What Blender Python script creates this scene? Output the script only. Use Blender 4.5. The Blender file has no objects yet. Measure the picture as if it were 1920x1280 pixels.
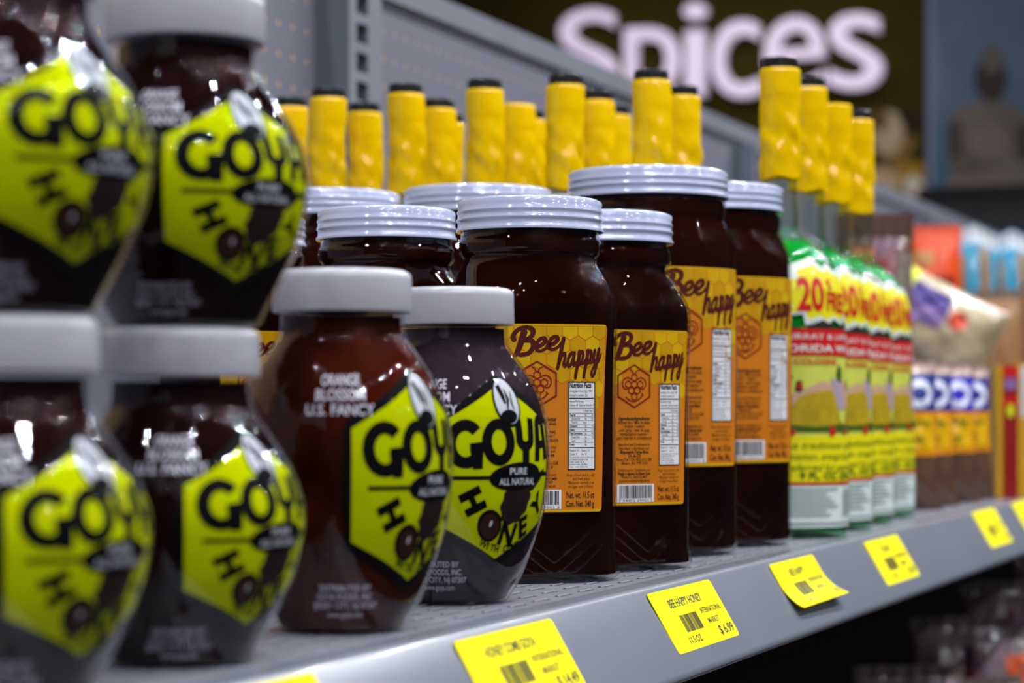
import bpy, bmesh, math, random
from mathutils import Vector, Matrix
PI = math.pi
random.seed(7)
SC = bpy.context.scene
COL = SC.collection

# ------------------------------------------------------------------ camera, world, light, exposure
TH = math.atan2(1690, 4300)          # the shelf runs along +X, 21.5 degrees right of the optical axis
S, CC = math.sin(TH), math.cos(TH)
EYE = 0.072                          # eye height above the shelf deck (z = 0)
cam = bpy.data.cameras.new('camera')
cam.sensor_width = 36.0
cam.lens = 4300 / 1920 * 36
cam.shift_y = 128 / 1920
cam.clip_start = 0.02
cam.clip_end = 60
cam.dof.use_dof = True
cam.dof.focus_distance = 0.945
cam.dof.aperture_fstop = 10.2
camo = bpy.data.objects.new('camera', cam)
COL.objects.link(camo)
fwd = Vector((CC, S, 0))
right = Vector((S, -CC, 0))
camo.matrix_world = Matrix(((right.x, 0, -fwd.x, 0), (right.y, 0, -fwd.y, 0), (0, 1, 0, EYE), (0, 0, 0, 1)))
SC.camera = camo

w = bpy.data.worlds.new('store_air')
SC.world = w
w.use_nodes = True
bg = w.node_tree.nodes['Background']
bg.inputs[0].default_value = (0.62, 0.66, 0.9, 1)
bg.inputs[1].default_value = 0.04

LAMP_W = 6.6
LAMP_COL = (0.93, 0.95, 1.0)
LAMP_Z = 1.75
LAMPS = [(x, y) for y in (-0.30, -0.95) for x in [-1.75 + .5 * i for i in range(15)]] + [(x, 0.85) for x in (-0.85, -0.1, 0.65, 1.4, 2.15, 2.9, 3.65, 4.6)]  # last row added behind the shelf to light the yellow sleeves
LAMPS += [(x, y) for y in (-2.4, -3.6) for x in (-0.6, 0.6, 1.8, 3.0, 4.2)]  # far rows added so light reaches the bags on the lower shelf
LAMPS += [(x, y) for y in (1.5, 2.3) for x in (5.4, 6.2)]  # added fill lamps near the end wall, to brighten the poster
for lx, ly in LAMPS:                 # bare round spotlights under the ceiling, added fill rows included
    L = bpy.data.lights.new('ceiling_spot_and_fill', 'AREA')
    L.shape = 'DISK'
    L.size = .032
    L.energy = LAMP_W
    L.color = LAMP_COL
    lo = bpy.data.objects.new('ceiling_spot_and_fill', L)
    COL.objects.link(lo)
    lo.location = (lx, ly, LAMP_Z)


SC.view_settings.view_transform = 'Standard'
SC.view_settings.look = 'None'
SC.view_settings.gamma = 1.0
SC.view_settings.use_curve_mapping = False
SC.view_settings.exposure = 0.0

# ------------------------------------------------------------------ materials
def lin(h):
    h = h.lstrip('#')
    v = [int(h[i:i + 2], 16) / 255 for i in (0, 2, 4)]
    return tuple(((x + .055) / 1.055) ** 2.4 if x > .04045 else x / 12.92 for x in v) + (1,)

MATS = {}
def mat(name, col, rough=.5, metal=0, spec=.5, coat=0, var=.0, vscale=40, bump=0, bscale=200, col2=None, emit=None, es=0):
    if name in MATS:
        return MATS[name]
    m = bpy.data.materials.new(name)
    m.use_nodes = True
    nt = m.node_tree
    b = nt.nodes['Principled BSDF']
    c = lin(col) if isinstance(col, str) else col
    b.inputs['Base Color'].default_value = c
    b.inputs['Roughness'].default_value = rough
    b.inputs['Metallic'].default_value = metal
    b.inputs['Specular IOR Level'].default_value = spec
    b.inputs['Coat Weight'].default_value = coat
    b.inputs['Coat Roughness'].default_value = .05
    if emit:
        b.inputs['Emission Color'].default_value = lin(emit)
        b.inputs['Emission Strength'].default_value = es
    tc = nt.nodes.new('ShaderNodeTexCoord')
    if var or col2:
        n = nt.nodes.new('ShaderNodeTexNoise')
        n.inputs['Scale'].default_value = vscale
        n.inputs['Detail'].default_value = 4
        nt.links.new(tc.outputs['Object'], n.inputs['Vector'])
        mx = nt.nodes.new('ShaderNodeMix')
        mx.data_type = 'RGBA'
        rmp = nt.nodes.new('ShaderNodeMapRange')
        rmp.inputs[1].default_value = .35
        rmp.inputs[2].default_value = .65
        nt.links.new(n.outputs['Fac'], rmp.inputs[0])
        nt.links.new(rmp.outputs[0], mx.inputs[0])
        c2 = lin(col2) if col2 else tuple(x * (1 - var) for x in c[:3]) + (1,)
        mx.inputs[6].default_value = c
        mx.inputs[7].default_value = c2
        nt.links.new(mx.outputs[2], b.inputs['Base Color'])
    if bump:
        n2 = nt.nodes.new('ShaderNodeTexNoise')
        n2.inputs['Scale'].default_value = bscale
        n2.inputs['Detail'].default_value = 3
        nt.links.new(tc.outputs['Object'], n2.inputs['Vector'])
        bp = nt.nodes.new('ShaderNodeBump')
        bp.inputs['Strength'].default_value = bump
        bp.inputs['Distance'].default_value = .001
        nt.links.new(n2.outputs['Fac'], bp.inputs['Height'])
        nt.links.new(bp.outputs[0], b.inputs['Normal'])
    MATS[name] = m
    return m

def film(name, tint=(.96, .96, .97), rough=.03, ior=1.48, bump=0, bscale=60, base=0):
    """Thin clear wall (glass or plastic film): Fresnel mix of a mirror and a tinted see-through."""
    if name in MATS:
        return MATS[name]
    m = bpy.data.materials.new(name)
    m.use_nodes = True
    nt = m.node_tree
    nt.nodes.remove(nt.nodes['Principled BSDF'])
    out = nt.nodes['Material Output']
    tr = nt.nodes.new('ShaderNodeBsdfTransparent')
    tr.inputs[0].default_value = tuple(tint) + (1,)
    gl = nt.nodes.new('ShaderNodeBsdfGlossy')
    gl.inputs['Roughness'].default_value = rough
    fr = nt.nodes.new('ShaderNodeFresnel')
    geo = nt.nodes.new('ShaderNodeNewGeometry')
    mr = nt.nodes.new('ShaderNodeMapRange')
    mr.inputs[3].default_value = ior
    mr.inputs[4].default_value = 1 / ior
    nt.links.new(geo.outputs['Backfacing'], mr.inputs[0])
    nt.links.new(mr.outputs[0], fr.inputs[0])
    mx = nt.nodes.new('ShaderNodeMixShader')
    if base:
        ad = nt.nodes.new('ShaderNodeMath')
        ad.inputs[1].default_value = base
        nt.links.new(fr.outputs[0], ad.inputs[0])
        nt.links.new(ad.outputs[0], mx.inputs[0])
    else:
        nt.links.new(fr.outputs[0], mx.inputs[0])
    nt.links.new(tr.outputs[0], mx.inputs[1])
    nt.links.new(gl.outputs[0], mx.inputs[2])
    if bump:
        tc = nt.nodes.new('ShaderNodeTexCoord')
        n2 = nt.nodes.new('ShaderNodeTexNoise')
        n2.inputs['Scale'].default_value = bscale
        n2.inputs['Detail'].default_value = 2
        nt.links.new(tc.outputs['Object'], n2.inputs['Vector'])
        bp = nt.nodes.new('ShaderNodeBump')
        bp.inputs['Strength'].default_value = bump
        bp.inputs['Distance'].default_value = .002
        nt.links.new(n2.outputs['Fac'], bp.inputs['Height'])
        nt.links.new(bp.outputs[0], gl.inputs['Normal'])
    nt.links.new(mx.outputs[0], out.inputs[0])
    MATS[name] = m
    return m

def liquid(name, col, trans=.5):
    if name in MATS:
        return MATS[name]
    m = bpy.data.materials.new(name)
    m.use_nodes = True
    nt = m.node_tree
    nt.nodes.remove(nt.nodes['Principled BSDF'])
    out = nt.nodes['Material Output']
    d = nt.nodes.new('ShaderNodeBsdfDiffuse')
    t = nt.nodes.new('ShaderNodeBsdfTranslucent')
    tc = nt.nodes.new('ShaderNodeTexCoord')
    n = nt.nodes.new('ShaderNodeTexNoise')
    n.inputs['Scale'].default_value = 25
    nt.links.new(tc.outputs['Object'], n.inputs['Vector'])
    mc = nt.nodes.new('ShaderNodeMix')
    mc.data_type = 'RGBA'
    c = lin(col)
    mc.inputs[6].default_value = c
    mc.inputs[7].default_value = tuple(x * .75 for x in c[:3]) + (1,)
    nt.links.new(n.outputs['Fac'], mc.inputs[0])
    nt.links.new(mc.outputs[2], d.inputs[0])
    nt.links.new(mc.outputs[2], t.inputs[0])
    mx = nt.nodes.new('ShaderNodeMixShader')
    mx.inputs[0].default_value = trans
    nt.links.new(d.outputs[0], mx.inputs[1])
    nt.links.new(t.outputs[0], mx.inputs[2])
    nt.links.new(mx.outputs[0], out.inputs[0])
    MATS[name] = m
    return m

M_LIDW = mat('white_plastic', '#aeaeb6', .3, bump=.05, bscale=400)
M_LIDM = mat('white_enamel', '#b2b9d4', .1, coat=.6, spec=.6)
M_BLACK = mat('black_ink', '#08080a', .6, spec=.05)
M_LIME = mat('lime_label_paper', '#bcc800', .6, spec=.0, var=.04)
M_WHITEINK = mat('white_ink', '#c9c6d2', .6, spec=.05)
M_SILVER = mat('silver_print', '#c4c6ce', .6, spec=.1)
M_DIPPER = mat('dipper_brown', '#221412', .4)
M_DROP = mat('drop_brown', '#35170d', .3)
M_HONEYG = mat('honey_with_comb', '#160906', .4, col2='#421406', vscale=32, spec=0)
M_HONEYP = mat('honey_grey_sheen', '#1a1216', .4, col2='#342a30', vscale=30, spec=0)  # grey reflection of the jar wall put into the honey colour
M_HONEYS = mat('honey_maroon', '#0f0606', .4, col2='#1e0c0a', vscale=30, spec=0)
M_HONEYB = mat('honey_dark', '#0e0402', .3, col2='#260a05', vscale=14, spec=0)
M_GLASS = film('clear_glass', ior=1.5, rough=.010, bump=.14, bscale=55)
M_PLASTIC = film('clear_jar_plastic', ior=1.5, rough=.006, bump=.22, bscale=105)
M_SHRINK = film('clear_film', ior=1.45, rough=.06, bump=.5, bscale=50, base=.02)

# ------------------------------------------------------------------ object helpers
def link(name, me, parent=None, m=None):
    o = bpy.data.objects.new(name, me)
    COL.objects.link(o)
    if parent is not None:
        o.parent = parent
    if m is not None and me is not None:
        for k in (m if isinstance(m, (list, tuple)) else [m]):
            me.materials.append(k)
    return o

def obj(name, v, f, m, parent=None, smooth=False, flat_angle=None):
    me = bpy.data.meshes.new(name)
    me.from_pydata([tuple(p) for p in v], [], f)
    me.update()
    if smooth:
        me.polygons.foreach_set('use_smooth', [True] * len(me.polygons))
    o = link(name, me, parent, m)
    if smooth and flat_angle:
        me.set_sharp_from_angle(angle=math.radians(flat_angle))
    return o

def root(name, label, cat, loc=(0, 0, 0), rz=0, group=None):
    o = bpy.data.objects.new(name, None)
    COL.objects.link(o)
    o.empty_display_size = .02
    o.location = loc
    o.rotation_euler = (0, 0, rz)
    o['label'] = label
    o['category'] = cat
    if group:
        o['group'] = group
    return o

def tag(o, label, cat, group=None):
    o['label'] = label
    o['category'] = cat
    if group:
        o['group'] = group
    return o

def dup(src, label, loc, rz, group=None):
    r = src.copy()
    COL.objects.link(r)
    r.location = loc
    r.rotation_euler = (0, 0, rz)
    r['label'] = label
    if group:
        r['group'] = group
    for ch in list(src.children):
        c = ch.copy()
        COL.objects.link(c)
        c.parent = r
        for g in ch.children:
            d = g.copy()
            COL.objects.link(d)
            d.parent = c
    return r

def struct(o):
    o['kind'] = 'structure'
    return o

def stuff(o):
    o['kind'] = 'stuff'
    return o

def boxes(lst):
    v, f = [], []
    for (x0, y0, z0, x1, y1, z1) in lst:
        k = len(v)
        v += [(x0, y0, z0), (x1, y0, z0), (x1, y1, z0), (x0, y1, z0), (x0, y0, z1), (x1, y0, z1), (x1, y1, z1), (x0, y1, z1)]
        f += [tuple(k + i for i in q) for q in ((3, 2, 1, 0), (4, 5, 6, 7), (0, 1, 5, 4), (1, 2, 6, 5), (2, 3, 7, 6), (3, 0, 4, 7))]
    return v, f

def box(name, b, m, parent=None, bev=0):
    v, f = boxes([b])
    o = obj(name, v, f, m, parent)
    if bev:
        bm = bmesh.new()
        bm.from_mesh(o.data)
        bmesh.ops.bevel(bm, geom=bm.edges[:], offset=bev, segments=2, affect='EDGES')
        bm.to_mesh(o.data)
        bm.free()
    return o

def loft(rings, cap0=True, cap1=True):
    n = len(rings[0])
    v, f = [], []
    for r in rings:
        v += r
    for j in range(len(rings) - 1):
        for i in range(n):
            a, b = j * n + i, j * n + (i + 1) % n
            f.append((a, b, b + n, a + n))
    if cap0:
        f.append(tuple(range(n - 1, -1, -1)))
    if cap1:
        k = (len(rings) - 1) * n
        f.append(tuple(k + i for i in range(n)))
    return v, f

def sup(a, n, ang):
    c, s = math.cos(ang), math.sin(ang)
    r = a / ((abs(c) ** n + abs(s) ** n) ** (1 / n))
    return r * c, r * s

def lathe(prof, seg=64, mod=None, n=2.0, cap0=True, cap1=True):
    """prof rows: (z, r) or (z, r, squareness)"""
    rings = []
    for j, p in enumerate(prof):
        z, r = p[0], p[1]
        nn = p[2] if len(p) > 2 else n
        ring = []
        for i in range(seg):
            a = 2 * PI * i / seg
            rr = r + (mod(j, i) if mod else 0)
            x, y = sup(rr, nn, a)
            ring.append((x, y, z))
        rings.append(ring)
    return loft(rings, cap0, cap1)

def smooth_profile(pts, k=4):
    out = []
    for i in range(len(pts) - 1):
        p0 = pts[max(i - 1, 0)]
        p1, p2 = pts[i], pts[i + 1]
        p3 = pts[min(i + 2, len(pts) - 1)]
        for j in range(k):
            t = j / k
            out.append(tuple(.5 * (2 * b + (c - a) * t + (2 * a - 5 * b + 4 * c - d) * t * t + (3 * b - a - 3 * c + d) * t ** 3)
                             for a, b, c, d in zip(p0, p1, p2, p3)))
    out.append(tuple(pts[-1]))
    return out

def interp(prof, z, idx=1):
    for a, b in zip(prof, prof[1:]):
        if a[0] <= z <= b[0] and b[0] > a[0]:
            t = (z - a[0]) / (b[0] - a[0])
            return a[idx] + (b[idx] - a[idx]) * t
    return prof[0][idx] if z < prof[0][0] else prof[-1][idx]

# ------------------------------------------------------------------ flat print: 2D shapes laid on a surface
_TXT = {}
def text2d(s, bold=0, shear=0, space=1.0, res=3):
    key = (s, bold, shear, space, res)
    if key in _TXT:
        return _TXT[key]
    cu = bpy.data.curves.new('glyphs', 'FONT')
    cu.body = s
    cu.size = 1
    cu.align_x = 'CENTER'
    cu.offset = bold
    cu.shear = shear
    cu.space_character = space
    cu.resolution_u = res
    cu.fill_mode = 'FRONT'
    o = bpy.data.objects.new('glyphs', cu)
    COL.objects.link(o)
    dg = bpy.context.evaluated_depsgraph_get()
    dg.update()
    me = bpy.data.meshes.new_from_object(o.evaluated_get(dg))
    v = [(p.co.x, p.co.y) for p in me.vertices]
    f = [tuple(p.vertices) for p in me.polygons]
    bpy.data.objects.remove(o)
    bpy.data.curves.remove(cu)
    bpy.data.meshes.remove(me)
    if v:
        xs = [p[0] for p in v]
        cx = (min(xs) + max(xs)) / 2
        v = [(x - cx, y) for x, y in v]
    _TXT[key] = (v, f)
    return _TXT[key]

class Print:
    def __init__(s):
        s.v, s.f = [], []
    def poly(s, pts):
        k = len(s.v)
        s.v += [tuple(p) for p in pts]
        s.f.append(tuple(range(k, k + len(pts))))
        return s
    def rect(s, x0, y0, x1, y1):
        return s.poly([(x0, y0), (x1, y0), (x1, y1), (x0, y1)])
    def rrect(s, x0, y0, x1, y1, r, k=5):
        p = []
        for cx, cy, a0 in ((x1 - r, y0 + r, -90), (x1 - r, y1 - r, 0), (x0 + r, y1 - r, 90), (x0 + r, y0 + r, 180)):
            p += [(cx + r * math.cos(math.radians(a0 + 90 * i / k)), cy + r * math.sin(math.radians(a0 + 90 * i / k))) for i in range(k + 1)]
        return s.poly(p)
    def ell(s, cx, cy, rx, ry, rot=0, n=28):
        c, q = math.cos(rot), math.sin(rot)
        return s.poly([(cx + rx * math.cos(a) * c - ry * math.sin(a) * q, cy + rx * math.cos(a) * q + ry * math.sin(a) * c)
                       for a in [2 * PI * i / n for i in range(n)]])
    def line(s, pts, wd, closed=False):
        """mitred ribbon along pts; wd a width or a list"""
        n = len(pts)
        L, R = [], []
        for i in range(n):
            a = pts[(i - 1) % n] if (closed or i) else pts[0]
            b = pts[(i + 1) % n] if (closed or i < n - 1) else pts[-1]
            p = pts[i]
            d1 = (p[0] - a[0], p[1] - a[1])
            d2 = (b[0] - p[0], b[1] - p[1])
            l1, l2 = math.hypot(*d1), math.hypot(*d2)
            if l1 < 1e-12:
                d1, l1 = d2, l2
            if l2 < 1e-12:
                d2, l2 = d1, l1
            n1 = (-d1[1] / l1, d1[0] / l1)
            n2 = (-d2[1] / l2, d2[0] / l2)
            m = (n1[0] + n2[0], n1[1] + n2[1])
            lm = math.hypot(*m) or 1
            m = (m[0] / lm, m[1] / lm)
            co = max(.45, m[0] * n1[0] + m[1] * n1[1])
            h = (wd[i] if isinstance(wd, (list, tuple)) else wd) / 2 / co
            L.append((p[0] + m[0] * h, p[1] + m[1] * h))
            R.append((p[0] - m[0] * h, p[1] - m[1] * h))
        rng = range(n) if closed else range(n - 1)
        for i in rng:
            j = (i + 1) % n
            s.poly([R[i], R[j], L[j], L[i]])
        return s
    def curve(s, pts, w0, w1=None, k=7, caps=True):
        p3 = [tuple(p) for p in pts]
        sp = smooth_profile(p3, k)
        w1 = w0 if w1 is None else w1
        n = len(sp) - 1
        ws = [w0 + (w1 - w0) * i / n for i in range(n + 1)]
        s.line(sp, ws)
        if caps:
            s.ell(sp[0][0], sp[0][1], w0 / 2, w0 / 2, n=10)
            s.ell(sp[-1][0], sp[-1][1], w1 / 2, w1 / 2, n=10)
        return s
    def text(s, t, x, y, h, bold=0, shear=0, width=None, sx=1.0, rot=0, align='c', space=1.0, res=3):
        v, f = text2d(t, bold, shear, space, res)
        if not v:
            return s
        wd = max(p[0] for p in v) - min(p[0] for p in v)
        if width:
            sx = width / (wd * h)
        off = {'c': 0, 'l': wd / 2, 'r': -wd / 2}[align]
        c, q = math.cos(rot), math.sin(rot)
        k = len(s.v)
        for px, py in v:
            a, b = (px + off) * h * sx, py * h
            s.v.append((x + a * c - b * q, y + a * q + b * c))
        s.f += [tuple(k + i for i in q_) for q_ in f]
        return s
    def arc_text(s, t, cx, cy, r, a0, da, h, bold=0, sx=1.0):
        for i, ch in enumerate(t):
            if ch == ' ':
                continue
            a = math.radians(a0 + da * i)
            s.text(ch, cx + r * math.cos(a), cy + r * math.sin(a), h, bold, rot=a + PI / 2, sx=sx)
        return s
    def add(s, other, fn):
        k = len(s.v)
        s.v += [fn(*p) for p in other.v]
        s.f += [tuple(k + i for i in q) for q in other.f]
        return s
    def build(s, name, m, parent, fn, step=None, vstep=None):
        """fn(u, v) -> xyz; the shapes are first cut along a grid so that they follow the surface"""
        bm = bmesh.new()
        vs = [bm.verts.new((x, y, 0)) for x, y in s.v]
        for f in s.f:
            try:
                bm.faces.new([vs[i] for i in f])
            except ValueError:
                pass
        big = [f for f in bm.faces if len(f.verts) > 4]
        if big:
            bmesh.ops.triangulate(bm, faces=big)
        for ax, st in ((0, step), (1, vstep)):
            if not st:
                continue
            lo = min(v.co[ax] for v in bm.verts)
            hi = max(v.co[ax] for v in bm.verts)
            k = math.ceil(lo / st)
            no = (1, 0, 0) if ax == 0 else (0, 1, 0)
            while k * st < hi:
                co = (k * st, 0, 0) if ax == 0 else (0, k * st, 0)
                bmesh.ops.bisect_plane(bm, geom=bm.verts[:] + bm.edges[:] + bm.faces[:], plane_co=co, plane_no=no, dist=1e-7)
                k += 1
        for f in bm.faces:
            f.normal_update()
            if f.normal.z < 0:
                f.normal_flip()
        for v in bm.verts:
            v.co = fn(v.co.x, v.co.y)
        me = bpy.data.meshes.new(name)
        bm.to_mesh(me)
        bm.free()
        return link(name, me, parent, m)

# ------------------------------------------------------------------ setting: shelf, back panel, floor, ceiling, end wall
M_GREY = mat('grey_powder_coat', '#83858f', .32, spec=.5, var=.10, vscale=14, bump=.03, bscale=900)
M_GREYD = mat('grey_powder_coat_shaded', '#5a606c', .4, var=.1, vscale=10)  # shaded copy of the grey: upright sides and slots darkened by colour
M_PANEL = mat('back_panel_grey', '#6f6f7c', .5, var=.05, vscale=6)
M_PANELBACK = mat('hardboard_behind_holes', '#c8a880', .8)
M_DARK = mat('dark_void', '#0a0a0b', .9)
M_LOWSH = mat('under_shelf_shadow_black', '#101012', .6, var=.1)  # shadow below the jar shelf put into this near-black colour
M_FLOOR = mat('floor_tile', '#26252a', .4, var=.2, vscale=3)
M_CEIL = mat('ceiling_paint', '#2c2c30', .9, var=.1, vscale=2)

struct(box('floor', (-3, -4, -1.32, 9, 1.6, -1.3), M_FLOOR))
struct(box('ceiling', (-3, -4, 1.76, 9, 5, 1.79), M_CEIL))

LX0, LX1 = -0.3, 4.6
LIPY = .289
gond = root('shelf', 'long grey metal shelf with perforated deck and sloping price rail under the jars', 'shelf', (1.5, .7, 0))
back = root('pegboard_rack', 'grey pegboard backing of the shelving with slotted uprights behind the bottles', 'rack', (1.5, .7, 0))
lower = root('lower_shelf', 'shadow-dark coloured lower shelf holding film bags under the jar shelf', 'shelf', (1.5, .7, 0))
def G(v):
    return [(x - 1.5, y - .7, z) for x, y, z in v]

# deck with real slots near its front edge
def deck_mesh():
    v, f = [], []
    def quad(a, b, c, d):
        k = len(v)
        v.extend([a, b, c, d])
        f.append((k, k + 1, k + 2, k + 3))
    X0, X1, Y0, pitch, rp, rows = .40, 2.0, .3005, .0250, .0105, 9
    sl, sw, dep = .0130, .0016, .0012
    nx = int((X1 - X0) / pitch)
    X1 = X0 + nx * pitch
    Yt = Y0 + rows * rp
    for r in range(rows):
        y0, y1 = Y0 + r * rp, Y0 + (r + 1) * rp
        sh = (r % 2) * pitch * .5
        ya, yb = (y0 + y1 - sw) / 2, (y0 + y1 + sw) / 2
        xs = X0
        quad((X0, y0, 0), (X0 + sh + .001, y0, 0), (X0 + sh + .001, y1, 0), (X0, y1, 0))
        for i in range(nx - 1):
            a = X0 + sh + .001 + i * pitch
            b = a + pitch
            p, q = a + .003, a + .003 + sl
            quad((a, y0, 0), (b, y0, 0), (b, ya, 0), (a, ya, 0))
            quad((a, yb, 0), (b, yb, 0), (b, y1, 0), (a, y1, 0))
            quad((a, ya, 0), (p, ya, 0), (p, yb, 0), (a, yb, 0))
            quad((q, ya, 0), (b, ya, 0), (b, yb, 0), (q, yb, 0))
            # slot walls and a louvre tongue rising a little at its back edge
            quad((p, ya, 0), (q, ya, 0), (q, ya, -dep), (p, ya, -dep))
            quad((q, yb, 0), (p, yb, 0), (p, yb, -dep), (q, yb, -dep))
            quad((p, yb, 0), (p, ya, 0), (p, ya, -dep), (p, yb, -dep))
            quad((q, ya, 0), (q, yb, 0), (q, yb, -dep), (q, ya, -dep))
            quad((p, yb, .0001), (q, yb, .0001), (q, yb + .0006, .0004), (p, yb + .0006, .0004))
            quad((p, yb + .0006, .0004), (q, yb + .0006, .0004), (q, yb + .0018, 0), (p, yb + .0018, 0))
        e = X0 + sh + .001 + (nx - 1) * pitch
        quad((e, y0, 0), (X1 + .02, y0, 0), (X1 + .02, y1, 0), (e, y1, 0))
    quad((LX0, Y0, 0), (X0, Y0, 0), (X0, Yt, 0), (LX0, Yt, 0))
    quad((X1 + .02, Y0, 0), (LX1, Y0, 0), (LX1, Yt, 0), (X1 + .02, Yt, 0))
    quad((LX0, Yt, 0), (LX1, Yt, 0), (LX1, .72, 0), (LX0, .72, 0))
    return v, f
dv, df = deck_mesh()
obj('shelf_deck', G(dv), df, M_GREY, gond)
# lip: rolled top edge, sloping face, return under
lp = [(.3005, 0)] + [(.2922 + .0034 * math.cos(math.radians(q)), -.0034 + .0034 * math.sin(math.radians(q))) for q in (90, 98, 106, 114, 122, 130, 138, 149.5)] + [(.2700, -.0323), (.2694, -.0345), (.2702, -.0362), (.2722, -.0368), (.30, -.0368)]
M_RAIL = mat('grey_rail_enamel', '#7e828e', .24, spec=.6, coat=.2, var=.06, vscale=9)
v, f = [], []
xs = [LX0 + (LX1 - LX0) * i / 8 for i in range(9)]
for x in xs:
    v += [(x, y, z) for y, z in lp]
n = len(lp)
for i in range(8):
    for j in range(n - 1):
        a = i * n + j
        f.append((a, a + 1, a + n + 1, a + n))
lip = obj('price_rail', G(v), f, M_RAIL, gond, smooth=True, flat_angle=60)
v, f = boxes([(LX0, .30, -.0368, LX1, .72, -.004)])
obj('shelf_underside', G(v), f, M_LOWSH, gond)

# back panel with peg holes; hardboard behind
def pegboard(x0, x1, zlo, zhi, y, pitch=.021, r=.0026):
    v, f = [], []
    nx = max(1, int((x1 - x0) / pitch))
    nz = max(1, int((zhi - zlo) / pitch))
    mx = (x1 - x0 - nx * pitch) / 2
    def q(pts):
        k = len(v)
        v.extend(pts)
        f.append(tuple(range(k, k + len(pts))))
    q([(x0, y, zlo), (x0 + mx, y, zlo), (x0 + mx, y, zhi), (x0, y, zhi)])
    q([(x1 - mx, y, zlo), (x1, y, zlo), (x1, y, zhi), (x1 - mx, y, zhi)])
    ztop = zlo + nz * pitch
    if zhi - ztop > 1e-4:
        q([(x0 + mx, y, ztop), (x1 - mx, y, ztop), (x1 - mx, y, zhi), (x0 + mx, y, zhi)])
    for i in range(nx):
        for j in range(nz):
            a, b = x0 + mx + i * pitch, zlo + j * pitch
            cx, cz = a + pitch / 2, b + pitch / 2
            k = len(v)
            sq = [(a + pitch, cz), (a + pitch, b + pitch), (cx, b + pitch), (a, b + pitch), (a, cz), (a, b), (cx, b), (a + pitch, b)]
            v.extend([(px, y, pz) for px, pz in sq])
            v.extend([(cx + r * math.cos(t * PI / 4), y, cz + r * math.sin(t * PI / 4)) for t in range(8)])
            v.extend([(cx + r * math.cos(t * PI / 4), y + .0005, cz + r * math.sin(t * PI / 4)) for t in range(8)])
            for t in range(8):
                u = (t + 1) % 8
                f.append((k + t, k + 8 + t, k + 8 + u, k + u))
                f.append((k + 8 + t, k + 16 + t, k + 16 + u, k + 8 + u))
    return v, f

YB = .72
RAIL_Z = .397
posts = [0.39, 1.452, 2.514, 3.576]
edges = [LX0] + posts + [LX1]
for i in range(len(edges) - 1):
    a = edges[i] + (.054 if i else 0)
    b = edges[i + 1]
    if a > 4.5:
        continue
    if i in (1, 2):
        v, f = pegboard(max(a, 1.05) if i == 1 else a, b, .20, .375, YB)
        v2, f2 = boxes([(a, YB, .0, b, YB + .003, .20)])
        k = len(v)
        v += v2
        f += [tuple(k + t for t in q) for q in f2]
    else:
        v, f = boxes([(a, YB, 0, b, YB + .003, .375)])
    obj('back_panel', G(v), f, M_PANEL, back)
v, f = boxes([(LX0, YB + .0007, 0, LX1, YB + .02, .39)])
obj('hardboard_back', G(v), f, M_PANELBACK, back)
v, f = boxes([(LX0, YB - .006, .379, LX1, YB + .024, RAIL_Z), (LX0, YB - .001, .373, LX1, YB + .004, .379)])
obj('top_rail', G(v), f, M_GREY, back)
def upright(x):
    w_, p_ = .054, .027
    v, f = [], []
    def q(pts):
        k = len(v)
        v.extend(pts)
        f.append((k, k + 1, k + 2, k + 3))
    y = YB - p_
    z0, z1 = 0.0, .50 if x < 2 else .372
    q([(x, YB, z0), (x, y, z0), (x, y, z1), (x, YB, z1)])
    q([(x + w_, y, z0), (x + w_, YB, z0), (x + w_, YB, z1), (x + w_, y, z1)])
    q([(x, y, z1), (x + w_, y, z1), (x + w_, YB, z1), (x, YB, z1)])
    sx0, sx1 = x + .012, x + .031
    q([(x, y, z0), (sx0, y, z0), (sx0, y, z1), (x, y, z1)])
    q([(sx1, y, z0), (x + w_, y, z0), (x + w_, y, z1), (sx1, y, z1)])
    z = z0
    while z < z1 - .001:
        a, b = z + .0035, z + .017
        b = min(b, z1)
        e = min(z + .0205, z1)
        q([(sx0, y, z), (sx1, y, z), (sx1, y, a), (sx0, y, a)])
        q([(sx0, y, b), (sx1, y, b), (sx1, y, e), (sx0, y, e)])
        q([(sx0, y + .012, a), (sx1, y + .012, a), (sx1, y + .012, b), (sx0, y + .012, b)])
        q([(sx0, y, a), (sx0, y + .012, a), (sx0, y + .012, b), (sx0, y, b)])
        q([(sx1, y + .012, a), (sx1, y, a), (sx1, y, b), (sx1, y + .012, b)])
        z += .0205
    o = obj('slotted_upright', G(v), f, [M_GREYD, M_GREY], back)
    for p in o.data.polygons:
        if abs(p.normal.y) > .5 and abs(o.data.vertices[p.vertices[0]].co.y + .7 - y) < .001:
            p.material_index = 1
    return o
for x in posts:
    upright(x)
# lower shelf deck and base of the run
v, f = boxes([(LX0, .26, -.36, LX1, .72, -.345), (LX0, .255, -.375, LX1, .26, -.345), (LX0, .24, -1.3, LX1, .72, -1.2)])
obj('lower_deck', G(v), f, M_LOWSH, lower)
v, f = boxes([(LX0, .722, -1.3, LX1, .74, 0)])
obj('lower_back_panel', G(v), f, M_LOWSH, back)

# end wall
XW = 7.0
M_OLIVE = mat('olive_sign_board', '#302800', .8, spec=.1, var=.12, vscale=2)
M_WALLD = mat('dark_wall_paint', '#17171a', .8, var=.2, vscale=3)
struct(box('wall_end', (XW + .06, -4, -1.3, XW + .1, 5, 1.76), M_WALLD))

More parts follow.
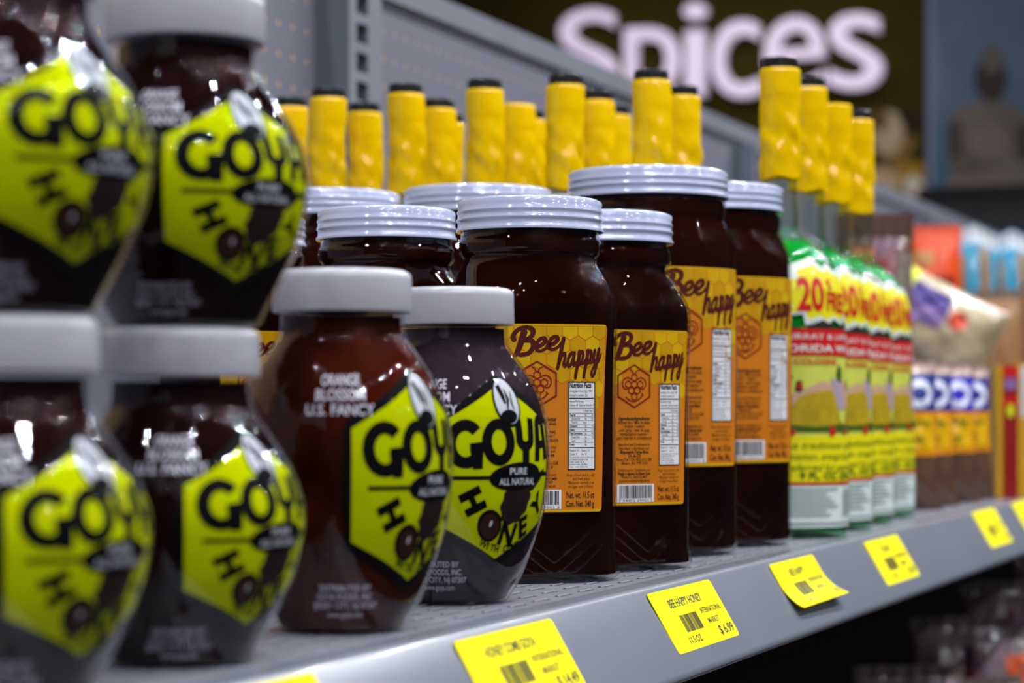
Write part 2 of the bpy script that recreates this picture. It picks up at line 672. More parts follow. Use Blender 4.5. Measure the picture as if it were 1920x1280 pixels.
# ------------------------------------------------------------------ comb-honey jars (lime hexagon labels)
def goya_print():
    """label artwork in metres of the tall jar, origin at the label's centre; returns dict of Prints"""
    P = {k: Print() for k in ('border', 'paper', 'ink', 'silver', 'dipper', 'drop', 'grey')}
    def hexa(hw, top, bot, ul, ll):
        return [(0, -bot), (hw, -ll), (hw, ul), (0, top), (-hw, ul), (-hw, -ll)]
    P['border'].poly(hexa(.0290, .0355, .0360, .0185, .0215))
    P['paper'].poly(hexa(.0268, .0318, .0322, .0165, .0192))
    I = P['ink']
    # G O Y A: heavy letters; local letter box about 1 high
    W = .0039
    def arc(cx, cy, rx, ry, a0, a1, n=22):
        return [(cx + rx * math.cos(math.radians(a0 + (a1 - a0) * i / n)), cy + ry * math.sin(math.radians(a0 + (a1 - a0) * i / n))) for i in range(n + 1)]
    gy = .0100
    I.line(arc(-.0158, gy, .0056, .0068, 42, 305), W * 1.05)
    I.poly([(-.0142, gy + .0002), (-.0142, gy - .0022), (-.0125, gy - .0022), (-.0130, gy - .0092), (-.0094, gy - .0090), (-.0090, gy + .0008)])
    I.line(arc(-.0027, gy + .0006, .0050, .0066, 0, 360, 30)[:-1], W, closed=True)
    I.line([(.0064, gy + .0088), (.0068, gy + .0035)] + arc(.0100, gy + .0022, .0034, .0032, 200, 340, 9) + [(.0134, gy + .0035), (.0138, gy + .0092)], W * .9)
    I.line([(.0101, gy - .0008), (.0100, gy - .0070)], W)
    I.line([(.0172, gy - .0066), (.0182, gy + .0060)] + arc(.0206, gy + .0062, .0024, .0026, 170, 10, 8) + [(.0230, gy + .0060), (.0246, gy - .0060)], W * .9)
    I.line([(.0182, gy - .0005), (.0236, gy - .0002)], W * .75)
    # rule and pod
    I.rect(-.0215, -.0030, -.0060, -.0016)
    I.rect(.0190, -.0020, .0262, -.0006)
    I.ell(.0064, -.0020, .0132, .0052, rot=.06)
    P['grey'].text('PURE', .0062, -.0012, .0034, bold=.02, width=.0086)
    P['grey'].text('ALL NATURAL', .0064, -.0050, .0034, bold=.02, width=.0180)
    # dipper with notched edge
    dp = []
    for i in range(40):
        a = 2 * PI * i / 40
        k = 1 + (.07 if i % 4 < 2 else -.02)
        x, y = .0066 * k * math.cos(a), .0088 * k * math.sin(a)
        q = -.62
        dp.append((.0064 + x * math.cos(q) - y * math.sin(q), -.0112 + x * math.sin(q) + y * math.cos(q)))
    P['dipper'].poly(dp)
    P['dipper'].line([(.0095, -.0055), (.0150, -.0048), (.0200, -.0020), (.0235, .0)], [.006, .0046, .003, .0015])
    # HONEY along the lower arc
    def letter(pr, px, py, deg, fn):
        rot = math.radians(deg)
        tmp = Print()
        fn(tmp)
        pr.add(tmp, lambda x, y: (px + x * math.cos(rot) - y * math.sin(rot), py + x * math.sin(rot) + y * math.cos(rot)))
    h = .0088
    letter(I, -.0128, -.0108, -64, lambda p: (p.rect(-.0044, -h / 2, -.0014, h / 2), p.rect(.0014, -h / 2, .0044, h / 2), p.rect(-.0017, -h * .13, .0017, h * .13)))
    letter(I, .0042, -.0232, -10, lambda p: p.text('N', 0, -.0038, .0114, bold=.045))
    letter(I, .0128, -.0206, 22, lambda p: p.text('E', 0, -.0038, .0108, bold=.045))
    letter(I, .0203, -.0128, 46, lambda p: p.text('Y', 0, -.0038, .0108, bold=.045))
    ox, oy = -.0052, -.0198
    I.ell(ox, oy, .0054, .0060, rot=.3)
    P['drop'].ell(ox, oy - .0002, .0042, .0047, rot=.3)
    P['silver'].ell(ox + .0004, oy + .0008, .0006, .0013, rot=-.2, n=10)
    I.arc_text('WITH COMB', .0030, -.0040, .0258, 246, 5.6, .0036, bold=.03)
    # oval emblem at the top
    I.ell(.0024, .0252, .0064, .0094, rot=.18)
    P['silver'].ell(.0024, .0254, .0055, .0084, rot=.18)
    E2 = P['emblem'] = Print()
    E2.ell(.0024, .0198, .0040, .0026, rot=.1, n=16)
    E2.line([(-.0008, .0312), (.0006, .0275), (.0014, .0245)], [.0022, .0020, .0010])
    E2.line([(.0020, .0300), (.0030, .0262), (.0022, .0225)], [.0004, .0014, .0006])
    E2.line([(.0050, .0290), (.0046, .0250), (.0052, .0222)], [.0004, .0009, .0004])
    Wt = P['white'] = Print()
    Wt2 = P['maker'] = Print()
    for i, (t, wd) in enumerate((('ORANGE', .0145), ('BLOSSOM', .0175), ('U.S. FANCY', .0235))):
        Wt.text(t, -.0305, .0300 - i * .0047, .0050, bold=.015, width=wd)
    for i, (t, wd) in enumerate((('DISTRIBUTED BY', .0215), ('GOYA FOODS, INC.', .0250), ('JERSEY CITY, NJ 07307', .0300), ('www.goya.com', .0175))):
        Wt2.text(t, -.0285, -.0350 - i * .0029, .0030, bold=.01, width=wd)
    return P

SHORT = [(a * .984, b) for a, b in [(.000, .0175), (.0012, .0212), (.005, .0232), (.0095, .0256), (.0185, .0300), (.028, .0338), (.041, .0360), (.050, .0347), (.059, .0308), (.0665, .0256), (.072, .0220), (.0765, .0205), (.0845, .0204)]]
TALL = [(.000, .018), (.001, .0205), (.004, .0224), (.011, .0263), (.0233, .0310), (.0345, .0343), (.0460, .0360), (.0535, .0364), (.0604, .0362), (.0706, .0349), (.0796, .0318), (.0876, .0268), (.093, .0228), (.097, .0207), (.1050, .0205)]
GP = goya_print()

def goya_jar(kind, label, honey, loc, rz, group):
    short = kind == 'short'
    prof = smooth_profile(SHORT if short else TALL, 4)
    lid0 = .0815 if short else .1037
    lidh = .0136
    t = root('honey_jar', label, 'jar', loc, rz, group)
    v, f = lathe(prof, 72)
    obj('jar_body', v, f, M_PLASTIC, t, smooth=True)
    top = .0800 if short else .1022
    hp = [(max(z, .0014), max(r - .0014, .001)) for z, r in prof if z < top] + [(top, interp(prof, top) - .0014)]
    v, f = lathe(hp, 48)
    obj('honey', v, f, honey, t, smooth=True, flat_angle=50)
    # ribbed lid
    lpz = [(lid0, .0221), (lid0, .0226), (lid0 + .0008, .0229), (lid0 + .0105, .0227), (lid0 + .0124, .0224), (lid0 + lidh - .0005, .0215), (lid0 + lidh, .0205)]
    v, f = lathe(lpz, 220, mod=lambda j, i: (-.00028 if (i % 2) and 1 <= j <= 3 else 0))
    obj('lid', v, f, M_LIDW, t, smooth=True, flat_angle=50)
    R = .0363
    zc = .0497 if not short else .0382
    su, sv = (1.0, 1.0) if not short else (.97, .80)
    def fn(off):
        def g(u, vv):
            z = zc + vv * sv
            r = interp(prof, z) + off - .0008
            a = u * su / R
            return (r * math.cos(a), r * math.sin(a), z)
        return g
    st, sv_ = .0030, .0040
    lab = GP['border'].build('label', M_BLACK, t, fn(.00012), st, sv_)
    lab['label'] = 'hexagonal lime-yellow label with black border'
    GP['paper'].build('label_paper', M_LIME, lab, fn(.00022), st, sv_)
    GP['dipper'].build('dipper_picture', M_DIPPER, lab, fn(.00030), st, sv_)
    GP['ink'].build('lettering', M_BLACK, lab, fn(.00034), st, sv_)
    GP['drop'].build('drop_picture', M_DROP, lab, fn(.00042), st, sv_)
    GP['silver'].build('oval_emblem', M_SILVER, lab, fn(.00046), st, sv_)
    GP['emblem'].build('emblem_picture', M_BLACK, lab, fn(.00054), st, sv_)
    GP['grey'].build('pod_lettering', M_SILVER, lab, fn(.00046), st, sv_)
    GP['white'].build('flavour_lettering', M_WHITEINK, t, fn(.00020), st, sv_)
    GP['maker'].build('maker_lettering', M_WHITEINK, t, fn(.00020), st, sv_)
    return t

def facing(x, y, alpha):
    """angle that turns local +X towards the camera's side, then ALPHA degrees towards picture right"""
    return math.atan2(-y, -x) + math.radians(alpha)

gA, gB, gC, gD = (.4872, .327), (.5758, .3284), (.679, .3266), (.7942, .3358)
g0 = goya_jar('short', 'squat lime-labelled honey jar on the shelf at the far left edge', M_HONEYS, (*gA, 0), facing(*gA, 40), 'squat honey jars stacked at the left')
dup(g0, 'squat lime-labelled honey jar on the shelf, second from left, under another jar', (*gB, 0), facing(*gB, 43))
uB = (gB[0] + .0015, gB[1] - .001)
dup(g0, 'squat honey jar stacked on top, its white cap showing at upper left', (*uB, .0952), facing(*uB, 31))
uA = (gA[0] + .001, gA[1])
dup(g0, 'squat honey jar stacked at top left corner, cap cut off by the frame', (*uA, .0952), facing(*uA, 35))
c0 = goya_jar('tall', 'tall honey jar with white cap, label turned right, beside the squat stack', M_HONEYG, (*gC, 0), facing(*gC, 47), 'tall honey jars in front')
d0 = goya_jar('tall', 'tall honey jar with full lime hexagon label facing out, before the orange-labelled jars', M_HONEYP, (*gD, 0), facing(*gD, 32), 'tall honey jars in front')

# ------------------------------------------------------------------ dark honey jars with orange labels
M_ORANGE = mat('orange_label_paper', '#cc7400', .45, var=.12, vscale=60)
M_YELLOWL = mat('honeycomb_yellow', '#d0a400', .35, var=.1, vscale=150)
M_YELLOWM = mat('honeycomb_amber', '#c49200', .35, var=.1, vscale=150)
M_MAROON = mat('maroon_ink', '#4a0b02', .4)
M_LOGO = mat('logo_red_brown', '#7a1e04', .4)
M_INK = mat('brown_black_ink', '#2a1402', .5)
M_PANELW = mat('white_panel', '#dcdce0', .4)

def hexpts(cx, cy, r, a0=90, sx=1.0):
    return [(cx + r * sx * math.cos(math.radians(a0 + 60 * i)), cy + r * math.sin(math.radians(a0 + 60 * i))) for i in range(6)]

def script_bee_happy():
    P = Print()
    kw = 1.18
    class Pen(Print):
        def curve(s, pts, w0, w1=None, **k):
            return Print.curve(s, pts, w0 * kw, (w0 if w1 is None else w1) * kw, **k)
    W = .155
    B = Pen()
    B.curve([(.30, .88), (.22, .55), (.12, .22), (.03, -.02)], .21, .16)
    B.curve([(-.03, .62), (-.06, .80), (.10, 1.02), (.38, 1.08), (.60, .95), (.58, .72), (.36, .54)], W * .95, .15)
    B.curve([(.36, .54), (.58, .48), (.62, .22), (.44, -.02), (.18, -.04)], .16, .16)
    def e(p, x):
        p.curve([(x + .04, .20), (x + .24, .26), (x + .38, .40), (x + .34, .54), (x + .20, .52), (x + .07, .32), (x + .08, .10), (x + .22, .02), (x + .40, .10), (x + .56, .30)], .15, .10)
    e(B, .66)
    e(B, 1.10)
    P.add(B, lambda x, y: (-.0165 + x * .0118 * 1.02, .0263 + y * .0098 + x * .0015))
    H = Pen()
    H.curve([(.34, 1.12), (.24, .75), (.12, .38), (.00, -.04)], .21, .16)
    H.curve([(.06, .12), (.22, .42), (.40, .52), (.44, .38), (.36, .10), (.42, .0), (.56, .12)], .15, .13)
    def a(p, x):
        p.curve([(x + .42, .46), (x + .26, .50), (x + .08, .32), (x + .04, .08), (x + .16, .0), (x + .30, .16), (x + .42, .46)], .16, .14)
        p.curve([(x + .44, .50), (x + .38, .22), (x + .40, .02), (x + .54, .10)], .16, .12)
    def pp(p, x):
        p.curve([(x + .22, .52), (x + .17, .17), (x + .02, -.30), (x - .02, -.52)], .19, .15)
        p.curve([(x + .12, .16), (x + .26, .46), (x + .42, .50), (x + .44, .30), (x + .30, .06), (x + .16, .04)], .15, .13)
        p.curve([(x + .32, .05), (x + .46, .04), (x + .58, .16)], .12, .10)
    a(H, .56)
    pp(H, 1.08)
    pp(H, 1.60)
    x = 2.10
    H.curve([(x + .18, .50), (x + .10, .22), (x + .16, .04), (x + .30, .10), (x + .44, .50)], .17, .17)
    H.curve([(x + .46, .54), (x + .34, .05), (x + .18, -.42), (x + .02, -.52), (x - .02, -.36), (x + .14, -.14), (x + .46, .06), (x + .62, .34)], .17, .09)
    P.add(H, lambda x_, y: (.0014 + x_ * .0073, .0212 + y * .0100 + x_ * .0008))
    return P

def bee_print():
    P = {k: Print() for k in ('paper', 'hexA', 'hexB', 'logo', 'panel', 'ink', 'edge')}
    # trapezoid with rounded corners (half-widths 24.5 above, 22 below)
    pts = []
    for cx, cy, a0 in ((.0200, -.0370, -90), (.0225, .0370, 0), (-.0225, .0370, 90), (-.0200, -.0370, 180)):
        pts += [(cx + .002 * math.cos(math.radians(a0 + 18 * i)), cy + .002 * math.sin(math.radians(a0 + 18 * i))) for i in range(6)]
    P['paper'].poly(pts)
    P['edge'].line([(.0237, .0385), (-.0237, .0385)], .0007)
    P['edge'].line([(-.0212, -.0383), (.0212, -.0383)], .0008)
    P['edge'].line([(-.0238, .036), (-.0214, -.036)], .0006)
    rnd = random.Random(3)
    R = .0040
    for row in range(7):
        for col in range(-7, 8):
            x = col * R * 1.70 + (row % 2) * R * .85
            y = .0362 - row * R * 1.5
            lim = {0: 99, 1: 99, 2: 99}.get(row, 0)
            keep = row <= 2 or (row == 3 and (x > .002 or x < -.012)) or (row == 4 and (x > .007 or x < -.016)) or (row == 5 and x > .008 and rnd.random() < .6)
            hw = .0235 - (.039 - y) * .03
            if not keep or abs(x) > hw + .0038:
                continue
            hp = [(max(-hw, min(hw, a)), min(.0380, b)) for a, b in hexpts(x, y, R * .93)]
            P['hexA' if rnd.random() < .55 else 'hexB'].poly(hp)
    L = P['logo']
    lx, ly = -.0074, .0140
    L.line(hexpts(lx, ly, .0094), .00075, closed=True)
    r = .00158
    for row, n in ((0, 3), (1, 2), (2, 1)):
        for i in range(n):
            L.line(hexpts(lx + (i - (n - 1) / 2) * r * 1.95, ly + .0008 - row * r * 1.72, r), .00052, closed=True)
    L.line(hexpts(lx, ly + .0039, .0016), .0005, closed=True)
    L.curve([(lx - .0005, ly + .0053), (lx - .0010, ly + .0066), (lx - .0021, ly + .0072)], .0005)
    L.curve([(lx + .0005, ly + .0053), (lx + .0010, ly + .0066), (lx + .0021, ly + .0072)], .0005)
    for sg in (-1, 1):
        L.curve([(lx + sg * .0014, ly + .0030), (lx + sg * .0034, ly + .0038), (lx + sg * .0055, ly + .0028), (lx + sg * .0060, ly + .0005), (lx + sg * .0048, ly - .0012), (lx + sg * .0036, ly - .0012)], .00055)
    L.curve([(lx - .0042, ly - .0050), (lx - .0022, ly - .0064), (lx + .0006, ly - .0066), (lx + .0032, ly - .0052), (lx + .0044, ly - .0036)], .0006)
    L.line([(lx + .0037, ly - .0030), (lx + .0048, ly - .0042)], .0005)
    K = P['ink']
    # nutrition panel
    x0, x1, y1, y0 = .0060, .0182, .0150, -.0212
    P['panel'].rect(x0, y0, x1, y1)
    K.line([(x0, y0), (x1, y0), (x1, y1), (x0, y1)], .00045, closed=True)
    xm = (x0 + x1) / 2
    K.text('Nutrition Facts', x0 + .0006, y1 - .0023, .0029, bold=.03, width=.0098, align='l')
    def ln(t, y, h=.0015, b=.0, x=None, wd=None):
        K.text(t, (x0 + .0006) if x is None else x, y, h, bold=b, align="l", sx=.50, res=1)
    ln('Serving Size 0.53 oz (15g) 1 TBSP', y1 - .0042)
    ln('Serving Per container: 22.6', y1 - .0059)
    K.rect(x0 + .0005, y1 - .0069, x1 - .0005, y1 - .0065)
    ln('Amount Per Serving', y1 - .0084)
    ln('Calories: 48', y1 - .0100)
    K.text('Calories from fat 0', x1 - .0006, y1 - .0100, .0015, align='r', sx=.6, res=1)
    K.rect(x0 + .0005, y1 - .0110, x1 - .0005, y1 - .0107)
    K.text('% Daily Value*', x1 - .0006, y1 - .0123, .0013, align='r', sx=.65, res=1)
    for i, (t, g, pc, bold) in enumerate((('Total Fat', '0g', '0%', 1), ('  Saturated Fat', '0g', '0%', 0), ('  Trans Fat', '0mg', '', 0), ('Cholesterol', '0g', '0%', 1), ('Sodium', '0g', '0%', 1), ('Total Carbohydrate', '12g', '4%', 1), ('  Dietary Fiber', '0g', '0%', 0), ('  Sugars', '12g', '', 0), ('Protein', '0g', '', 1))):
        y = y1 - .0141 - i * .00152
        K.rect(x0 + .0005, y + .00118, x1 - .0005, y + .00130)
        ln(t, y, .0014, .03 if bold else 0, x0 + (.0014 if t[0] == ' ' else .0006))
        K.text(g, x0 + .0082, y, .0014, align='r', sx=.7, res=1)
        if pc:
            K.text(pc, x1 - .0006, y, .0014, align='r', sx=.7, res=1)
    K.rect(x0 + .0005, y1 - .0273, x1 - .0005, y1 - .0270)
    y = y1 - .0288
    ln('Vitamin A  0%      Vitamin C  0%', y, .0014)
    ln('Calcium  0%         Iron  0%', y - .0015, .0014)
    ln('*Percent Daily Values are based on a 2,000 calorie diet.', y - .0027, .0010)
    ln('Your daily values may be higher or lower', y - .0036, .0010)
    for i, t in enumerate(('Total Fat    Less than   65g    80g', 'Cholesterol  Less than   300mg 300mg', 'Sodium      Less than  2,400mg 2,400mg')):
        ln(t, y - .0046 - i * .0010, .0010)
    # small texts on the left
    cx = -.0072
    for i, (t, b, sh) in enumerate((('Ingredients/Ingredientes', .03, .3), ('Honey bee / Miel de abeja,', 0, .3), ('melado / melado,', 0, .3), ('corn syrup / miel de ma\u00edz,', 0, .3), ('crystallization retarder /', 0, .3), ('para retardar la cristalizaci\u00f3n.', 0, .3))):
        K.text(t, cx, -.0010 - i * .00172, .00205, bold=b or .01, shear=sh, sx=.74 if i else .80, res=1)
    for i, (t, b) in enumerate((('Imported and Distributed by/', 0), ('Importado y distribuido por:', 0), ('Empacadora Torres Mora', .035), ('S.A. de C.V.', .035), ('Phone/Tel: USA: (832) 612-1245', 0), ('M\u00e9xico: (81) 2947 3118', 0))):
        K.text(t, cx, -.0125 - i * .00165, .0019, bold=b or .008, sx=.72, res=1)
    for i, (t, b) in enumerate((('Distributed by / Distribuido por:', 0), ('Piqu\u00edn y sabores de Nuevo Le\u00f3n', .035), ('Phone/Tel: (469)-26-4469', 0), ('piquinysaboresdistribuidor@gmail.com', 0))):
        K.text(t, cx, -.0238 - i * .00155, .0018, bold=b or .008, sx=.70 if i < 3 else .55, res=1)
    for i, t in enumerate(('Keep closed and in a dry', 'and fresh place', 'Mantener cerrado y en', 'un lugar seco y fresco.')):
        K.text(t, .0118, -.0240 - i * .00160, .0018, shear=.3, sx=.72, res=1)
    K.text('Net. wt. 11.5 oz', .0052, -.0330, .0036, bold=.012, width=.0128, align='l')
    K.text('Con. Net. 340 g', .0050, -.0366, .0036, bold=.012, width=.0128, align='l')
    # barcode
    P['panel'].rect(-.0160, -.0375, .0030, -.0295)
    rnd = random.Random(5)
    x = -.0148
    while x < .0018:
        wd = rnd.choice((.00018, .00018, .00034, .0005))
        K.rect(x, -.0358, x + wd, -.0300)
        x += wd + rnd.choice((.00018, .0003, .00036))
    K.text('7 34452 09001 5', -.0065, -.0373, .0017, width=.0175, res=1)
    P['script'] = script_bee_happy()
    return P
BP = bee_print()

def bee_jar(kind, label, loc, rz, group):
    big = kind == 'large'
    t = root('honey_jar', label, 'jar', loc, rz, group)
    if not big:
        N = 3.0
        prof = [(0, .0300, 3), (.0008, .0335, 3.2), (.0035, .0350, 3.4), (.010, .0346, N), (.030, .0345, N), (.085, .0345, N), (.112, .0345, 3.4), (.119, .0342, 3.1), (.1255, .0325, 2.6), (.1310, .0303, 2.2), (.1340, .0292, 2), (.1370, .0290, 2), (.1385, .0303, 2), (.1430, .0305, 2), (.1450, .0296, 2), (.1490, .0296, 2)]
        lid0, lidr, k, zc, fill = .1478, .0308, 1.0, .0685, .1477
    else:
        N = 2.6
        prof = [(0, .0370, 2.4), (.001, .0400, 2.4), (.004, .0418, 2.5), (.012, .0412, N), (.04, .0412, N), (.11, .0414, N), (.150, .0414, 2.5), (.158, .0408, 2.3), (.164, .0392, 2.1), (.1665, .0385, 2), (.169, .0392, 2), (.1745, .0394, 2), (.1765, .0384, 2), (.180, .0384, 2)]
        lid0, lidr, k, zc, fill = .1778, .0400, 1.25, .0930, .1777
    prof = smooth_profile(prof, 3)
    v, f = lathe(prof, 96)
    obj('glass_jar', v, f, M_GLASS, t, smooth=True)
    hp = [(max(z, .003), max(r - .0013, .001), n_) for z, r, n_ in prof if z < fill]
    hp.append((fill, interp(prof, fill) - .0013, interp(prof, fill, 2)))
    v, f = lathe(hp, 64)
    obj('honey', v, f, M_HONEYB, t, smooth=True, flat_angle=50)
    H = .0140
    r = lidr
    lpz = [(0, r - .0003), (-.0002, r + .0007), (.0007, r + .0009), (.0014, r + .0003), (.0026, r), (.0038, r + .0001), (.0043, r + .0006), (.0051, r + .0006), (.0056, r + .0001), (.0072, r), (.0077, r + .0004), (.0083, r + .0004),
           (.0088, r), (.0104, r - .0001), (.0108, r + .0001), (.0122, r), (.0127, r - .0006), (.0134, r - .0020), (.0138, r - .0040), (.0134, r - .0062), (.0131, r - .009)]
    seg = 192
    v, f = lathe([(lid0 + a * H / .0138, b) for a, b in lpz], seg, mod=lambda j, i: (-.0006 if (i % 2) and j in (14, 15) else 0))
    obj('lid', v, f, M_LIDM, t, smooth=True, flat_angle=60)
    # arc-length table of the body's cross-section
    a0 = .0345 if not big else .0413
    tab = [(0.0, 0.0)]
    px, py = sup(a0, N, 0)
    for i in range(1, 400):
        an = i * PI / 400
        x, y = sup(a0, N, an)
        tab.append((tab[-1][0] + math.hypot(x - px, y - py), an))
        px, py = x, y
    def ang(u):
        s_, lo, hi = abs(u), 0, len(tab) - 1
        while hi - lo > 1:
            m_ = (lo + hi) // 2
            if tab[m_][0] <= s_:
                lo = m_
            else:
                hi = m_
        q = (s_ - tab[lo][0]) / (tab[hi][0] - tab[lo][0])
        an = tab[lo][1] + (tab[hi][1] - tab[lo][1]) * min(q, 1)
        return an if u >= 0 else -an
    def fn(off):
        def g(u, vv):
            z = zc + vv * k
            an = ang(u * k)
            x, y = sup(interp(prof, z) + off, interp(prof, z, 2), an)
            return (x, y, z)
        return g
    st = .0022
    lab = BP['paper'].build('label', M_ORANGE, t, fn(.00012), st, .02)
    lab['label'] = 'orange paper label with honeycomb print'
    BP['hexA'].build('honeycomb_print', M_YELLOWL, lab, fn(.0002), st)
    BP['hexB'].build('honeycomb_print', M_YELLOWM, lab, fn(.0002), st)
    BP['edge'].build('label_edge', M_YELLOWL, lab, fn(.0002), st, .02)
    BP['panel'].build('white_panels', M_PANELW, lab, fn(.00022), st)
    BP['script'].build('script_lettering', M_MAROON, lab, fn(.00030), st)
    BP['logo'].build('bee_logo', M_LOGO, lab, fn(.00028), st)
    BP['ink'].build('small_print', M_INK, lab, fn(.00032), st)
    # embossed chevrons at the foot of the glass
    for j in range(3):
        pr = Print()
        z1 = (.026 - j * .0055) * k
        pts = [(-.022, z1 + .0), (-.001, z1 - .0165 * 1.0), (.0, z1 - .017), (.001, z1 - .0165), (.022, z1 + .0)]
        vv, ff = [], []
        dense = []
        for (xa, za), (xb, zb) in zip(pts, pts[1:]):
            for i in range(8):
                q = i / 8
                dense.append((xa + (xb - xa) * q, za + (zb - za) * q))
        dense.append(pts[-1])
        for u, z in dense:
            z = max(z, .005)
            for dz, off in ((-.0007, -.0001), (0, .0005), (.0007, -.0001)):
                an = ang(u * k)
                x, y = sup(interp(prof, z + dz) + off, interp(prof, z, 2), an)
                vv.append((x, y, z + dz))
        for i in range(len(dense) - 1):
            for q in range(2):
                a = i * 3 + q
                ff.append((a, a + 3, a + 4, a + 1))
        obj('embossed_chevron', vv, ff, M_GLASS, t, smooth=True)
    return t

b1 = (.9165, .352)
B1 = bee_jar('small', 'smaller dark honey jar, front of its line, orange label nearly whole behind lime-labelled jar', (*b1, 0), facing(*b1, 17), 'smaller dark honey jars')
def bee(src, x, y, al, label, group=None):
    return dup(src, label, (x, y, 0), facing(x, y, al), group)
bee(B1, .994, .345, 34, 'smaller dark honey jar second in the front line, between two larger lids')
bee(B1, .937, .4287, 25, 'smaller dark honey jar in second line, lid left of the front one')
bee(B1, .945, .508, 25, 'smaller dark honey jar at back, only lid edge beside the stacked squat jar')
b3 = (1.10, .3588)
B3 = bee_jar('large', 'larger dark honey jar with tall orange label and widest white lid, in front', (*b3, 0), facing(*b3, 38), 'larger dark honey jars')
bee(B3, 1.189, .3537, 40, 'larger dark honey jar beside the green bottles, last of the dark jars')
bee(B3, 1.154, .4735, 30, 'larger dark honey jar behind, lid centred above the two front lids')
bee(B3, 1.144, .559, 30, 'larger dark honey jar furthest back left, lid half hidden by stacked squat jar')
bee(B3, 1.232, .436, 30, 'larger dark honey jar behind the widest lid, only a sliver of lid showing')

# ------------------------------------------------------------------ green cologne bottles with yellow neck sleeves
M_GREENL = liquid('green_liquid', '#12b04a', .45)
M_GREENG = film('green_glass', tint=(.55, .95, .68), ior=1.5, rough=.04, bump=.12, bscale=60, base=.01)
M_NECKG = film('pale_neck_glass', tint=(.80, .86, .80), ior=1.5, rough=.06, base=.05)
M_CAP = mat('black_cap', '#0c0e10', .35)
M_FWPAP = mat('pale_yellow_print', '#c9cf52', .4, var=.1, vscale=60)
M_FWYEL = mat('bright_yellow_print', '#e3d600', .4)
M_FWRED = mat('red_print', '#c40c0c', .4)
M_FWWHITE = mat('white_print', '#cfdcd8', .4)
M_FWGOLD = mat('gold_dress_print', '#b59a10', .4, var=.3, vscale=120)
M_FWGREEN = mat('dark_green_print', '#3c5a10', .4)
M_FWDARK = mat('dark_hair_print', '#2a2016', .4)
M_FWSKIN = mat('rose_skin_print', '#c09a80', .4)
M_FWLILAC = mat('lilac_print', '#a894a8', .4)
M_GREYINK = mat('grey_ink', '#7d8a86', .4)

def sleeve_mat():
    m = liquid('yellow_sleeve_film', '#ffce00', .15)
    nt = m.node_tree
    out = nt.nodes['Material Output']
    src = out.inputs[0].links[0].from_socket
    gl = nt.nodes.new('ShaderNodeBsdfGlossy')
    gl.inputs['Roughness'].default_value = .12
    mx = nt.nodes.new('ShaderNodeMixShader')
    mx.inputs[0].default_value = .05
    nt.links.new(src, mx.inputs[1])
    nt.links.new(gl.outputs[0], mx.inputs[2])
    nt.links.new(mx.outputs[0], out.inputs[0])
    return m
M_SLEEVE = sleeve_mat()

def burst(cx, cy, rx, ry, n=15, inn=.74, seed=1):
    rnd = random.Random(seed)
    p = []
    for i in range(2 * n):
        a = PI * i / n + .1
        k = (1.0 + rnd.uniform(-.08, .12)) if i % 2 == 0 else inn
        p.append((cx + rx * k * math.cos(a), cy + ry * k * math.sin(a)))
    return p

